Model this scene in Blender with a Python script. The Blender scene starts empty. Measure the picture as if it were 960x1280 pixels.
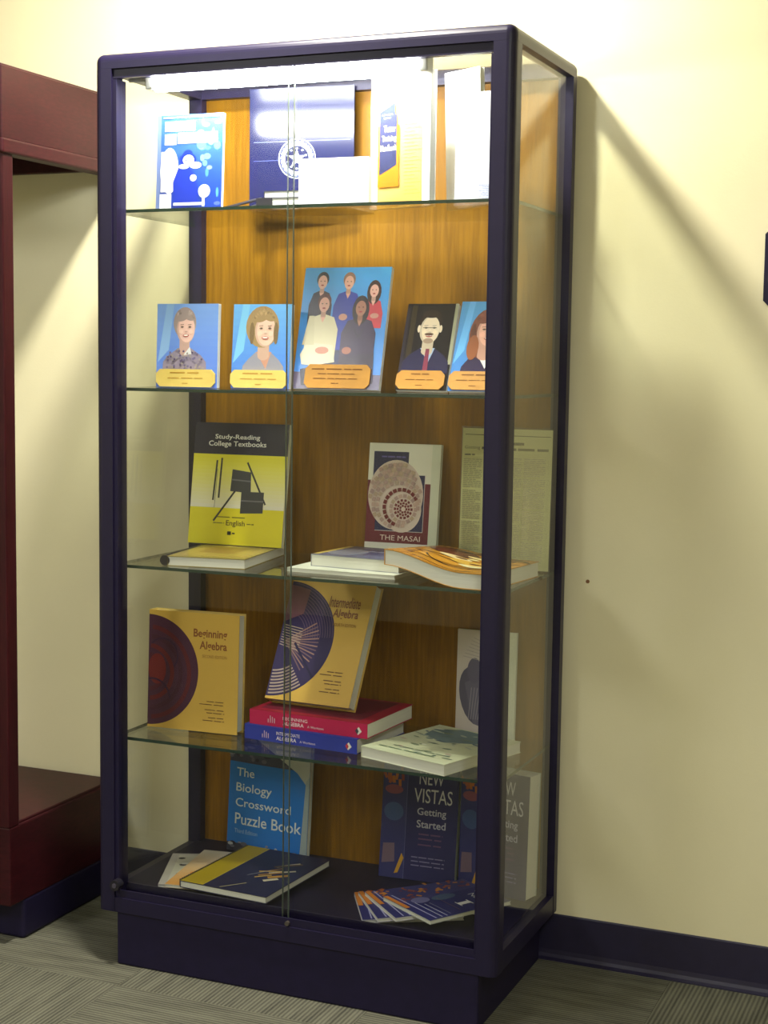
import bpy, bmesh, math, random
from mathutils import Matrix, Vector, Euler
random.seed(7)
S = bpy.context.scene
COL = S.collection
R = math.radians

# ------------------------------------------------------------------ camera
cam_d = bpy.data.cameras.new('camera')
cam = bpy.data.objects.new('camera', cam_d)
COL.objects.link(cam)
cam_d.sensor_fit = 'VERTICAL'
cam_d.sensor_height = 36.0
cam_d.lens = 1914.56 * 36.0 / 1280.0
cam_d.clip_start = 0.05
YAW, PITCH, ROLL = 0.3987, -0.0966, -0.0134
Rz = Matrix.Rotation(YAW, 3, 'Z')
Rx = Matrix.Rotation(PITCH, 3, 'X')
cr, sr = math.cos(ROLL), math.sin(ROLL)
Ry = Matrix(((cr, 0, sr), (0, 1, 0), (-sr, 0, cr)))
RM = Rz @ Rx @ Ry
right, fwd, up = RM @ Vector((1, 0, 0)), RM @ Vector((0, 1, 0)), RM @ Vector((0, 0, 1))
m = Matrix((right, up, -fwd)).transposed().to_4x4()
m.translation = Vector((1.7204, -2.5944, 1.2367))
cam.matrix_world = m
S.camera = cam

# ------------------------------------------------------------------ world, exposure
w = bpy.data.worlds.new('world')
S.world = w
w.use_nodes = True
w.node_tree.nodes['Background'].inputs[0].default_value = (0.9, 0.92, 1.0, 1)
w.node_tree.nodes['Background'].inputs[1].default_value = 0.0
S.view_settings.view_transform = 'Standard'
S.view_settings.look = 'None'
S.view_settings.gamma = 1.0
S.view_settings.use_curve_mapping = False
S.view_settings.exposure = 0.38

TUBE_L = 80.0          # fluorescent tube inside the case
SPOT_L = 820.0         # recessed downlight over the case
TROFFER_L = 19.0        # ceiling troffers further back in the room

# ------------------------------------------------------------------ dimensions (metres)
H, W, D = 1.83, 0.863, 0.404
Z1, Z2, Z3, Z4, ZD = 1.5336, 1.1817, 0.8240, 0.4683, 0.1530
YWALL = 0.414
CEIL = 2.46

# ------------------------------------------------------------------ materials
def lin(c):
    r = []
    for v in c[:3]:
        v /= 255.0
        r.append(v / 12.92 if v <= 0.04045 else ((v + 0.055) / 1.055) ** 2.4)
    return (r[0], r[1], r[2], 1.0)

def new_mat(name):
    mt = bpy.data.materials.new(name)
    mt.use_nodes = True
    nt = mt.node_tree
    return mt, nt, nt.nodes['Principled BSDF']

def N(nt, typ, **kw):
    n = nt.nodes.new(typ)
    for k, v in kw.items():
        setattr(n, k, v)
    return n

_solid = {}
def solid(rgb, rough=0.45, var=0.08, metal=0.0, scale=40.0, spec=0.5):
    key = (rgb, rough, var, metal, scale, spec)
    if key in _solid:
        return _solid[key]
    mt, nt, p = new_mat('paint_%02x%02x%02x' % rgb)
    c = lin(rgb)
    tc = N(nt, 'ShaderNodeTexCoord')
    no = N(nt, 'ShaderNodeTexNoise')
    no.inputs['Scale'].default_value = scale
    no.inputs['Detail'].default_value = 3
    nt.links.new(tc.outputs['Object'], no.inputs['Vector'])
    rp = N(nt, 'ShaderNodeValToRGB')
    rp.color_ramp.elements[0].position = 0.3
    rp.color_ramp.elements[1].position = 0.7
    rp.color_ramp.elements[0].color = (c[0] * (1 - var), c[1] * (1 - var), c[2] * (1 - var), 1)
    rp.color_ramp.elements[1].color = (min(1, c[0] * (1 + var)), min(1, c[1] * (1 + var)), min(1, c[2] * (1 + var)), 1)
    nt.links.new(no.outputs['Fac'], rp.inputs['Fac'])
    nt.links.new(rp.outputs['Color'], p.inputs['Base Color'])
    p.inputs['Roughness'].default_value = rough
    p.inputs['Metallic'].default_value = metal
    p.inputs['Specular IOR Level'].default_value = spec
    _solid[key] = mt
    return mt

def print_mat(name, rough, spec=0.2):
    mt, nt, p = new_mat(name)
    a = N(nt, 'ShaderNodeVertexColor', layer_name='Col')
    nt.links.new(a.outputs['Color'], p.inputs['Base Color'])
    p.inputs['Roughness'].default_value = rough
    p.inputs['Specular IOR Level'].default_value = spec
    return mt
PRINT = print_mat('printed_ink', 0.45)
PRINT_S = print_mat('polished_folder_ink', 0.15, 0.6)
PRINT_G = print_mat('printed_gloss_ink', 0.24, 0.4)

def wood(name, c1, c2, c3, scale=(9, 9, 0.7), rough=0.4, coat=0.0):
    mt, nt, p = new_mat(name)
    tc = N(nt, 'ShaderNodeTexCoord')
    mp = N(nt, 'ShaderNodeMapping')
    mp.inputs['Scale'].default_value = scale
    nt.links.new(tc.outputs['Object'], mp.inputs['Vector'])
    n1 = N(nt, 'ShaderNodeTexNoise')
    n1.inputs['Scale'].default_value = 3.0
    n1.inputs['Detail'].default_value = 6
    n1.inputs['Distortion'].default_value = 0.6
    n2 = N(nt, 'ShaderNodeTexNoise')
    n2.inputs['Scale'].default_value = 26.0
    n2.inputs['Detail'].default_value = 4
    nt.links.new(mp.outputs['Vector'], n1.inputs['Vector'])
    nt.links.new(mp.outputs['Vector'], n2.inputs['Vector'])
    ad = N(nt, 'ShaderNodeMath', operation='MULTIPLY_ADD')
    ad.inputs[1].default_value = 0.55
    nt.links.new(n2.outputs['Fac'], ad.inputs[0])
    ml = N(nt, 'ShaderNodeMath', operation='MULTIPLY')
    ml.inputs[1].default_value = 0.45
    nt.links.new(n1.outputs['Fac'], ml.inputs[0])
    nt.links.new(ml.outputs[0], ad.inputs[2])
    rp = N(nt, 'ShaderNodeValToRGB')
    rp.color_ramp.elements[0].position = 0.36
    rp.color_ramp.elements[0].color = lin(c1)
    rp.color_ramp.elements[1].position = 0.64
    rp.color_ramp.elements[1].color = lin(c3)
    e = rp.color_ramp.elements.new(0.5)
    e.color = lin(c2)
    nt.links.new(ad.outputs[0], rp.inputs['Fac'])
    nt.links.new(rp.outputs['Color'], p.inputs['Base Color'])
    p.inputs['Roughness'].default_value = rough
    p.inputs['Coat Weight'].default_value = coat
    p.inputs['Specular IOR Level'].default_value = 0.25
    return mt
OAK = wood('oak_veneer', (112, 74, 4), (128, 87, 6), (144, 100, 9), (6, 6, 0.35), 0.5)
CHERRY = wood('cherry_stain', (44, 10, 16), (52, 12, 20), (60, 16, 23), (2, 2, 8), 0.45)
CHERRY_V = wood('cherry_stain_upright', (44, 10, 16), (52, 12, 20), (60, 16, 23), (9, 9, 0.8), 0.42)

FRAME = solid((27, 22, 50), 0.38, 0.06, spec=0.35)
FRAME_B = solid((27, 22, 50), 0.5, 0.1, spec=0.25)
TOPGREY = solid((120, 118, 108), 0.5)
CHROME = solid((225, 225, 215), 0.2, 0.02, 1.0)
BLACK = solid((26, 24, 34), 0.4)
PAPER = solid((224, 222, 214), 0.8, 0.03)

def page_mat():
    mt, nt, p = new_mat('page_edges')
    tc = N(nt, 'ShaderNodeTexCoord')
    mp = N(nt, 'ShaderNodeMapping')
    mp.inputs['Scale'].default_value = (3, 900, 3)
    nt.links.new(tc.outputs['Object'], mp.inputs['Vector'])
    no = N(nt, 'ShaderNodeTexNoise')
    no.inputs['Scale'].default_value = 1.0
    nt.links.new(mp.outputs['Vector'], no.inputs['Vector'])
    rp = N(nt, 'ShaderNodeValToRGB')
    rp.color_ramp.elements[0].color = lin((192, 193, 182))
    rp.color_ramp.elements[1].color = lin((230, 230, 222))
    nt.links.new(no.outputs['Fac'], rp.inputs['Fac'])
    nt.links.new(rp.outputs['Color'], p.inputs['Base Color'])
    p.inputs['Roughness'].default_value = 0.85
    return mt
PAGES = page_mat()

def glass_mat(name, tint, ior=1.45, rough=0.0):
    mt = bpy.data.materials.new(name)
    mt.use_nodes = True
    nt = mt.node_tree
    nt.nodes.clear()
    out = N(nt, 'ShaderNodeOutputMaterial')
    tr = N(nt, 'ShaderNodeBsdfTransparent')
    tr.inputs['Color'].default_value = (*tint, 1)
    gl = N(nt, 'ShaderNodeBsdfGlossy')
    gl.inputs['Roughness'].default_value = rough
    # Schlick reflectance from the angle of incidence, the same on both faces of the sheet
    ge = N(nt, 'ShaderNodeNewGeometry')
    dt = N(nt, 'ShaderNodeVectorMath', operation='DOT_PRODUCT')
    nt.links.new(ge.outputs['Normal'], dt.inputs[0])
    nt.links.new(ge.outputs['Incoming'], dt.inputs[1])
    ab = N(nt, 'ShaderNodeMath', operation='ABSOLUTE')
    nt.links.new(dt.outputs['Value'], ab.inputs[0])
    om = N(nt, 'ShaderNodeMath', operation='SUBTRACT')
    om.inputs[0].default_value = 1.0
    nt.links.new(ab.outputs[0], om.inputs[1])
    pw = N(nt, 'ShaderNodeMath', operation='POWER')
    pw.inputs[1].default_value = 5.0
    nt.links.new(om.outputs[0], pw.inputs[0])
    f0 = ((ior - 1) / (ior + 1)) ** 2
    fr = N(nt, 'ShaderNodeMath', operation='MULTIPLY_ADD')
    fr.inputs[1].default_value = 1 - f0
    fr.inputs[2].default_value = f0
    nt.links.new(pw.outputs[0], fr.inputs[0])
    mx = N(nt, 'ShaderNodeMixShader')
    nt.links.new(fr.outputs[0], mx.inputs[0])
    nt.links.new(tr.outputs[0], mx.inputs[1])
    nt.links.new(gl.outputs[0], mx.inputs[2])
    nt.links.new(mx.outputs[0], out.inputs['Surface'])
    return mt
GLASS = glass_mat('pane_glass', (0.98, 0.985, 0.97), 1.38)
SHELFGLASS = glass_mat('shelf_glass', (0.965, 0.98, 0.955), 1.5)
ACRYLIC = glass_mat('clear_acrylic', (0.97, 0.98, 0.97), 1.4)
def dusty_glass(name, tint, dust):
    mt = glass_mat(name, tint, 1.45)
    nt = mt.node_tree
    out = next(n for n in nt.nodes if n.type == 'OUTPUT_MATERIAL')
    src = out.inputs['Surface'].links[0].from_socket
    df = N(nt, 'ShaderNodeBsdfDiffuse')
    df.inputs['Color'].default_value = (0.55, 0.54, 0.48, 1)
    mx = N(nt, 'ShaderNodeMixShader')
    mx.inputs[0].default_value = dust
    nt.links.new(src, mx.inputs[1])
    nt.links.new(df.outputs[0], mx.inputs[2])
    nt.links.new(mx.outputs[0], out.inputs['Surface'])
    return mt
TOPGLASS = dusty_glass('dusty_top_glass', (0.94, 0.96, 0.92), 0.06)
GLASSEDGE = solid((36, 58, 50), 0.15, 0.1)

def emit_mat(name, col, strength):
    mt = bpy.data.materials.new(name)
    mt.use_nodes = True
    nt = mt.node_tree
    nt.nodes.clear()
    out = N(nt, 'ShaderNodeOutputMaterial')
    e = N(nt, 'ShaderNodeEmission')
    e.inputs[0].default_value = (*col, 1)
    e.inputs[1].default_value = strength
    nt.links.new(e.outputs[0], out.inputs[0])
    return mt
TUBE = emit_mat('lit_fluorescent_tube', (0.95, 0.97, 1.0), TUBE_L)
SPOT = emit_mat('lit_downlight_lens', (1.0, 0.95, 0.82), SPOT_L)
TROFF = emit_mat('lit_troffer_lens', (0.95, 0.95, 0.96), TROFFER_L)

def wall_mat():
    mt, nt, p = new_mat('cream_wall_paint')
    tc = N(nt, 'ShaderNodeTexCoord')
    no = N(nt, 'ShaderNodeTexNoise')
    no.inputs['Scale'].default_value = 3.0
    no.inputs['Detail'].default_value = 5
    nt.links.new(tc.outputs['Object'], no.inputs['Vector'])
    rp = N(nt, 'ShaderNodeValToRGB')
    rp.color_ramp.elements[0].position = 0.3
    rp.color_ramp.elements[1].position = 0.7
    rp.color_ramp.elements[0].color = lin((222, 215, 178))
    rp.color_ramp.elements[1].color = lin((228, 221, 186))
    nt.links.new(no.outputs['Fac'], rp.inputs['Fac'])
    nt.links.new(rp.outputs['Color'], p.inputs['Base Color'])
    p.inputs['Roughness'].default_value = 0.75
    n2 = N(nt, 'ShaderNodeTexNoise')
    n2.inputs['Scale'].default_value = 260.0
    nt.links.new(tc.outputs['Object'], n2.inputs['Vector'])
    b = N(nt, 'ShaderNodeBump')
    b.inputs['Strength'].default_value = 0.08
    b.inputs['Distance'].default_value = 0.002
    nt.links.new(n2.outputs['Fac'], b.inputs['Height'])
    nt.links.new(b.outputs['Normal'], p.inputs['Normal'])
    return mt
WALL = wall_mat()

def carpet_mat():
    mt, nt, p = new_mat('ribbed_carpet')
    tc = N(nt, 'ShaderNodeTexCoord')
    wv = N(nt, 'ShaderNodeTexWave', wave_type='BANDS', bands_direction='X', wave_profile='SIN')
    wv.inputs['Scale'].default_value = 36.0
    wv.inputs['Distortion'].default_value = 0.6
    wv.inputs['Detail'].default_value = 2
    wv.inputs['Detail Scale'].default_value = 3
    nt.links.new(tc.outputs['Object'], wv.inputs['Vector'])
    mp = N(nt, 'ShaderNodeMapping')
    mp.inputs['Scale'].default_value = (45, 5, 1)
    nt.links.new(tc.outputs['Object'], mp.inputs['Vector'])
    n1 = N(nt, 'ShaderNodeTexNoise')
    n1.inputs['Scale'].default_value = 1.0
    n1.inputs['Detail'].default_value = 4
    nt.links.new(mp.outputs['Vector'], n1.inputs['Vector'])
    n2 = N(nt, 'ShaderNodeTexNoise')
    n2.inputs['Scale'].default_value = 420.0
    nt.links.new(tc.outputs['Object'], n2.inputs['Vector'])
    a = N(nt, 'ShaderNodeMath', operation='MULTIPLY')
    a.inputs[1].default_value = 0.40
    nt.links.new(wv.outputs['Fac'], a.inputs[0])
    b = N(nt, 'ShaderNodeMath', operation='MULTIPLY_ADD')
    b.inputs[1].default_value = 0.75
    nt.links.new(n1.outputs['Fac'], b.inputs[0])
    nt.links.new(a.outputs[0], b.inputs[2])
    c = N(nt, 'ShaderNodeMath', operation='MULTIPLY_ADD')
    c.inputs[1].default_value = 0.25
    nt.links.new(n2.outputs['Fac'], c.inputs[0])
    nt.links.new(b.outputs[0], c.inputs[2])
    rp = N(nt, 'ShaderNodeValToRGB')
    rp.color_ramp.elements[0].position = 0.2
    rp.color_ramp.elements[0].color = lin((30, 29, 31))
    rp.color_ramp.elements[1].position = 0.95
    rp.color_ramp.elements[1].color = lin((112, 111, 96))
    nt.links.new(c.outputs[0], rp.inputs['Fac'])
    nt.links.new(rp.outputs['Color'], p.inputs['Base Color'])
    p.inputs['Roughness'].default_value = 0.95
    p.inputs['Specular IOR Level'].default_value = 0.1
    bp = N(nt, 'ShaderNodeBump')
    bp.inputs['Strength'].default_value = 0.6
    bp.inputs['Distance'].default_value = 0.003
    nt.links.new(c.outputs[0], bp.inputs['Height'])
    nt.links.new(bp.outputs['Normal'], p.inputs['Normal'])
    return mt
CARPET = carpet_mat()
BASEBOARD = solid((34, 30, 56), 0.5, 0.08)

# ------------------------------------------------------------------ helpers
def tag(o, label=None, cat=None, group=None, kind=None):
    if label: o['label'] = label
    if cat: o['category'] = cat
    if group: o['group'] = group
    if kind: o['kind'] = kind
    return o

def thing(name, label, cat, loc=(0, 0, 0), rot=(0, 0, 0), group=None):
    o = bpy.data.objects.new(name, None)
    o.empty_display_size = 0.05
    COL.objects.link(o)
    o.location = loc
    o.rotation_euler = rot
    return tag(o, label, cat, group)

def link(name, me, mat, parent=None, label=None):
    o = bpy.data.objects.new(name, me)
    if mat is not None and not me.materials:
        me.materials.append(mat)
    COL.objects.link(o)
    if parent is not None:
        o.parent = parent
    if label: o['label'] = label
    return o

def bm_obj(name, bm, mat, parent=None, label=None, smooth=False):
    me = bpy.data.meshes.new(name)
    bmesh.ops.recalc_face_normals(bm, faces=bm.faces)
    bm.to_mesh(me)
    bm.free()
    if smooth:
        for p in me.polygons:
            p.use_smooth = True
    return link(name, me, mat, parent, label)

def bx(bm, x0, x1, y0, y1, z0, z1, bev=0.0, seg=3):
    vs = [bm.verts.new((x, y, z)) for x in (x0, x1) for y in (y0, y1) for z in (z0, z1)]
    fs = [(0, 1, 3, 2), (4, 6, 7, 5), (0, 4, 5, 1), (2, 3, 7, 6), (0, 2, 6, 4), (1, 5, 7, 3)]
    ff = [bm.faces.new([vs[i] for i in f]) for f in fs]
    if bev > 0:
        es = list({e for f in ff for e in f.edges})
        bmesh.ops.bevel(bm, geom=es, offset=bev, segments=seg, affect='EDGES', profile=0.5)

def box(name, x0, x1, y0, y1, z0, z1, mat, parent=None, bev=0.0, seg=3, label=None):
    bm = bmesh.new()
    bx(bm, x0, x1, y0, y1, z0, z1, bev, seg)
    return bm_obj(name, bm, mat, parent, label)

def prism(bm, prof, axis, a0, a1):
    """extrude a closed 2D profile along axis 'x','y' or 'z'"""
    def P(q, a):
        return {'x': (a, q[0], q[1]), 'y': (q[0], a, q[1]), 'z': (q[0], q[1], a)}[axis]
    A = [bm.verts.new(P(q, a0)) for q in prof]
    B = [bm.verts.new(P(q, a1)) for q in prof]
    n = len(prof)
    for i in range(n):
        bm.faces.new((A[i], A[(i + 1) % n], B[(i + 1) % n], B[i]))
    bm.faces.new(A[::-1])
    bm.faces.new(B)

def tube(bm, p, q, r, n=12, prof=None):
    p, q = Vector(p), Vector(q)
    d = (q - p)
    L = d.length
    d.normalize()
    a = d.orthogonal().normalized()
    b = d.cross(a)
    rings = prof or [(0, r), (1, r)]
    prev = None
    first = None
    for t, rr in rings:
        c = p + d * (L * t)
        ring = [bm.verts.new(c + (a * math.cos(2 * math.pi * i / n) + b * math.sin(2 * math.pi * i / n)) * rr) for i in range(n)]
        if prev:
            for i in range(n):
                bm.faces.new((prev[i], prev[(i + 1) % n], ring[(i + 1) % n], ring[i]))
        else:
            first = ring
        prev = ring
    bm.faces.new(first[::-1])
    bm.faces.new(prev)

# ------------------------------------------------------------------ printed artwork
_tc = {}
def text_mesh(s, bold=0.0):
    key = (s, bold)
    if key in _tc:
        return _tc[key]
    cu = bpy.data.curves.new('lettering', 'FONT')
    cu.body = s
    cu.resolution_u = 3
    cu.offset = bold
    ob = bpy.data.objects.new('lettering', cu)
    COL.objects.link(ob)
    me = bpy.data.meshes.new_from_object(ob)
    vs = [(v.co.x, v.co.y) for v in me.vertices]
    fs = [tuple(p.vertices) for p in me.polygons]
    bpy.data.objects.remove(ob)
    bpy.data.curves.remove(cu)
    bpy.data.meshes.remove(me)
    _tc[key] = (vs, fs)
    return _tc[key]

class Art:
    """flat print laid on a w x h face, coordinates as fractions of the face"""
    def __init__(s, w, h):
        s.w, s.h = w, h
        s.g = []      # graphics: (verts2d, faces, colour, layer)
        s.t = []      # lettering
        s.t2 = []     # smaller second line of lettering
        s.k = 0
    def poly(s, pts, col):
        s.k += 1
        # make counter-clockwise
        a = sum(pts[i][0] * pts[(i + 1) % len(pts)][1] - pts[(i + 1) % len(pts)][0] * pts[i][1] for i in range(len(pts)))
        if a < 0: pts = pts[::-1]
        s.g.append(([tuple(p) for p in pts], [tuple(range(len(pts)))], col, s.k))
    def rect(s, u0, v0, u1, v1, col, col2=None, n=10, vert=True):
        """col2: colour at the far end (top) of a printed gradient"""
        if col2 is None:
            m_ = 12
            s.k += 1
            vs, fs = [], []
            for i in range(m_ + 1):
                u = u0 + (u1 - u0) * i / m_
                vs += [(u, v0), (u, v1)]
            for i in range(m_):
                fs.append((2 * i, 2 * i + 2, 2 * i + 3, 2 * i + 1))
            s.g.append((vs, fs, col, s.k))
        else:
            s.k += 1
            for i in range(n):
                f = (i + 0.5) / n
                c = tuple(col[j] + (col2[j] - col[j]) * f for j in range(3))
                va, vb = v0 + (v1 - v0) * i / n, v0 + (v1 - v0) * (i + 1) / n
                s.g.append(([(u0, va), (u1, va), (u1, vb), (u0, vb)], [(0, 1, 2, 3)], c, s.k))
    def ell(s, cu, cv, ru, rv, col, n=22, a0=0, a1=360, rot=0):
        pts = []
        full = abs(a1 - a0) >= 360
        m_ = n if full else n + 1
        for i in range(m_):
            a = R(a0 + (a1 - a0) * i / n)
            x, y = ru * s.w * math.cos(a), rv * s.h * math.sin(a)
            c_, s_ = math.cos(R(rot)), math.sin(R(rot))
            pts.append((cu + (x * c_ - y * s_) / s.w, cv + (x * s_ + y * c_) / s.h))
        s.poly(pts, col)
    def circ(s, cu, cv, r, col, n=28, a0=0, a1=360):
        s.ell(cu, cv, r / s.w, r / s.h, col, n, a0, a1)
    def line(s, p, q, wd, col):
        """stroke, wd in metres"""
        x0, y0, x1, y1 = p[0] * s.w, p[1] * s.h, q[0] * s.w, q[1] * s.h
        L = math.hypot(x1 - x0, y1 - y0) or 1e-6
        nx, ny = -(y1 - y0) / L * wd / 2, (x1 - x0) / L * wd / 2
        s.poly([((x0 + nx) / s.w, (y0 + ny) / s.h), ((x0 - nx) / s.w, (y0 - ny) / s.h),
                ((x1 - nx) / s.w, (y1 - ny) / s.h), ((x1 + nx) / s.w, (y1 + ny) / s.h)], col)
    def arc(s, cu, cv, r, wd, col, a0=0, a1=360, n=30, clip=None):
        s.k += 1
        vs, fs = [], []
        for i in range(n + 1):
            a = R(a0 + (a1 - a0) * i / n)
            for rr in (r - wd / 2, r + wd / 2):
                u = cu + rr * math.cos(a) / s.w
                v = cv + rr * math.sin(a) / s.h
                if clip:
                    u = max(clip[0], min(clip[2], u)); v = max(clip[1], min(clip[3], v))
                vs.append((u, v))
        for i in range(n):
            fs.append((2 * i, 2 * i + 1, 2 * i + 3, 2 * i + 2))
        s.g.append((vs, fs, col, s.k))
    def text(s, st, u0, v0, u1, v1, col, bold=0.0, rot=0, minor=False):
        """lettering fitted into a box"""
        vs, fs = text_mesh(st, bold)
        if not vs: return
        xs, ys = [p[0] for p in vs], [p[1] for p in vs]
        x0, x1, y0, y1 = min(xs), max(xs), min(ys), max(ys)
        s.k += 1
        out = []
        for x, y in vs:
            fu, fv = (x - x0) / (x1 - x0), (y - y0) / max(1e-6, y1 - y0)
            u, v = u0 + (u1 - u0) * fu, v0 + (v1 - v0) * fv
            if rot:
                cu, cv = (u0 + u1) / 2, (v0 + v1) / 2
                dx, dy = (u - cu) * s.w, (v - cv) * s.h
                c_, s_ = math.cos(R(rot)), math.sin(R(rot))
                u, v = cu + (dx * c_ - dy * s_) / s.w, cv + (dx * s_ + dy * c_) / s.h
            out.append((u, v))
        (s.t2 if minor else s.t).append((out, fs, col, s.k))
    def scrib(s, u0, u1, v, wd, col, n=5, seed=1):
        """a line of print too small to read: short word-long strokes"""
        rr = random.Random(seed + int(v * 1000))
        u = u0
        while u < u1 - 0.005:
            L = min(u1 - u, (u1 - u0) * rr.uniform(0.6, 1.4) / n)
            s.line((u, v), (u + L * 0.86, v), wd, col)
            u += L
    def build(s, items, name, mapf, parent, mat, label=None, sub=False):
        if not items: return None
        bm = bmesh.new()
        lay = bm.loops.layers.float_color.new('Col')
        for vs, fs, col, k in items:
            e = 0.00025 + 0.000022 * k
            bv = [bm.verts.new((u, v, e)) for u, v in vs]
            c = lin(col)
            for f in fs:
                try:
                    fc = bm.faces.new([bv[i] for i in f])
                except ValueError:
                    continue
                for lp in fc.loops:
                    lp[lay] = c
        if sub:
            bmesh.ops.triangulate(bm, faces=bm.faces[:])
            for _ in range(3):
                es = [e_ for e_ in bm.edges if (e_.verts[0].co.xy - e_.verts[1].co.xy).length > 0.09]
                if es:
                    bmesh.ops.subdivide_edges(bm, edges=es, cuts=1)
                    bmesh.ops.triangulate(bm, faces=[f for f in bm.faces if len(f.verts) > 3])
        for v in bm.verts:
            v.co = Vector(mapf(v.co.x, v.co.y, v.co.z))
        me = bpy.data.meshes.new(name)
        bm.to_mesh(me)
        bm.free()
        return link(name, me, mat, parent, label)

# ------------------------------------------------------------------ books
def slab(bm, x0, x1, y0, y1, z0, z1, mp, nx=1, nz=1):
    gr = {}
    for j, y in enumerate((y0, y1)):
        for i in range(nx + 1):
            for k in range(nz + 1):
                x = x0 + (x1 - x0) * i / nx
                z = z0 + (z1 - z0) * k / nz
                gr[i, j, k] = bm.verts.new(mp(x, y, z))
    for i in range(nx):
        for k in range(nz):
            bm.faces.new((gr[i, 0, k], gr[i + 1, 0, k], gr[i + 1, 0, k + 1], gr[i, 0, k + 1]))
            bm.faces.new((gr[i, 1, k], gr[i, 1, k + 1], gr[i + 1, 1, k + 1], gr[i + 1, 1, k]))
    for i in range(nx):
        bm.faces.new((gr[i, 0, 0], gr[i, 1, 0], gr[i + 1, 1, 0], gr[i + 1, 0, 0]))
        bm.faces.new((gr[i, 0, nz], gr[i + 1, 0, nz], gr[i + 1, 1, nz], gr[i, 1, nz]))
    for k in range(nz):
        bm.faces.new((gr[0, 0, k], gr[0, 0, k + 1], gr[0, 1, k + 1], gr[0, 1, k]))
        bm.faces.new((gr[nx, 0, k], gr[nx, 1, k], gr[nx, 1, k + 1], gr[nx, 0, k + 1]))

def book(name, label, cat, x, y, z, w_, h_, t_, yaw=0.0, lean=0.0, lying=False, cover=(230, 230, 230), art=None,
         spine_art=None, group=None, bend=None, roll=0.0, gloss=False, ct=0.0012, hard=False, pages=PAGES, crough=0.4):
    """front cover at local y=0 facing -y, spine along local x=0, bottom edge at local z=0"""
    if lying:
        loc, rot = (x, y, z + t_), (R(-90), 0, R(yaw))
    else:
        loc, rot = (x, y, z + t_ * math.sin(R(lean))), (R(-lean), R(-roll), R(yaw))
    rt = thing(name, label, cat, loc, rot, group)
    f = bend or (lambda a, b: 0.0)
    mp = lambda X, Y, Z: (X, Y + f(X / w_, Z / h_), Z)
    nx, nz = (12, 12) if bend else (1, 1)
    bm = bmesh.new()
    slab(bm, 0, w_, 0, ct, 0, h_, mp, nx, nz)
    slab(bm, 0, w_, t_ - ct, t_, 0, h_, mp, nx, nz)
    slab(bm, 0, ct, ct, t_ - ct, 0, h_, mp, 1, nz)
    bm_obj('cover', bm, solid(cover, 0.25 if gloss else crough), rt)
    if t_ > 2.5 * ct:
        i_ = 0.004 if hard else 0.0015
        bm = bmesh.new()
        slab(bm, ct, w_ - i_, ct, t_ - ct, i_, h_ - i_, mp, nx, nz)
        bm_obj('page_block', bm, pages, rt)
    mat = PRINT_S if gloss == 2 else PRINT_G if gloss else PRINT
    if art:
        fm = lambda u, v, e: mp(u * w_, -e, v * h_)
        art.build(art.g, 'cover_print', fm, rt, mat, sub=bool(bend))
        art.build(art.t, 'title_lettering', fm, rt, mat, sub=bool(bend))
        art.build(art.t2, 'subtitle_lettering', fm, rt, mat, sub=bool(bend))
    if spine_art:
        fs = lambda u, v, e: (-e, t_ * (1 - v), h_ * (1 - u))
        spine_art.build(spine_art.g, 'spine_print', fs, rt, mat)
        spine_art.build(spine_art.t, 'spine_lettering', fs, rt, mat)
    return rt

# ================================================================== THE ROOM
X0, X1, Y0 = -2.41, 3.6, -4.09
floor = box('floor', X0 - 0.1, X1 + 0.1, Y0 - 0.1, YWALL + 0.1, -0.12, -0.006, solid((70, 66, 60), 0.9))
tag(floor, 'grey green ribbed carpet tile floor', 'floor', kind='structure')
bm = bmesh.new()
bx(bm, -0.2495, 0.2495, -0.2495, 0.2495, -0.0065, 0.0)
tile_me = bpy.data.meshes.new('carpet_tile')
bm.to_mesh(tile_me); bm.free()
tile_me.materials.append(CARPET)
SEAM = 1.103
nx0, nx1 = -7, 4
for i in range(nx0, nx1 + 1):
    for j in range(-9, 1):
        cx = SEAM + 0.25 + 0.5 * i
        cy = YWALL - 0.25 + 0.5 * j
        o = bpy.data.objects.new('carpet_tile', tile_me)
        COL.objects.link(o)
        o.parent = floor
        o.location = (cx, cy, 0)
        o.rotation_euler = (0, 0, 0 if (i + j) % 2 == 0 else R(90))

wb = box('wall_back', X0 - 0.1, X1 + 0.1, YWALL, YWALL + 0.1, -0.12, CEIL, WALL)
tag(wb, 'cream painted wall behind the display case', 'wall', kind='structure')
bm = bmesh.new()
tube(bm, (0.905, YWALL - 0.0012, 0.801), (0.905, YWALL + 0.001, 0.801), 0.004, 10)
bm_obj('scuff_mark', bm, solid((120, 84, 52), 0.8), wb)
wl = box('wall_left', X0 - 0.1, X0, Y0, YWALL, -0.12, CEIL, WALL)
wr = box('wall_right', X1, X1 + 0.1, Y0, YWALL, -0.12, CEIL, WALL)
wf = box('wall_front', X0 - 0.1, X1 + 0.1, Y0 - 0.1, Y0, -0.12, CEIL, WALL)
for o in (wl, wr, wf): tag(o, 'cream painted wall of the room', 'wall', kind='structure')
ce = box('ceiling', X0 - 0.1, X1 + 0.1, Y0 - 0.1, YWALL + 0.1, CEIL, CEIL + 0.1, solid((226, 224, 214), 0.9))
tag(ce, 'white ceiling', 'ceiling', kind='structure')
# cove base
bm = bmesh.new()
prism(bm, [(YWALL, 0.0), (YWALL - 0.017, 0.0), (YWALL - 0.017, 0.002), (YWALL - 0.009, 0.005), (YWALL - 0.005, 0.011),
           (YWALL - 0.0035, 0.02), (YWALL - 0.0035, 0.094), (YWALL - 0.002, 0.0965), (YWALL, 0.0965)], 'x', X0, X1)
bb = bm_obj('baseboard_back', bm, BASEBOARD)
tag(bb, 'dark navy rubber cove base along the cream wall', 'baseboard', kind='structure')

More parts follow.
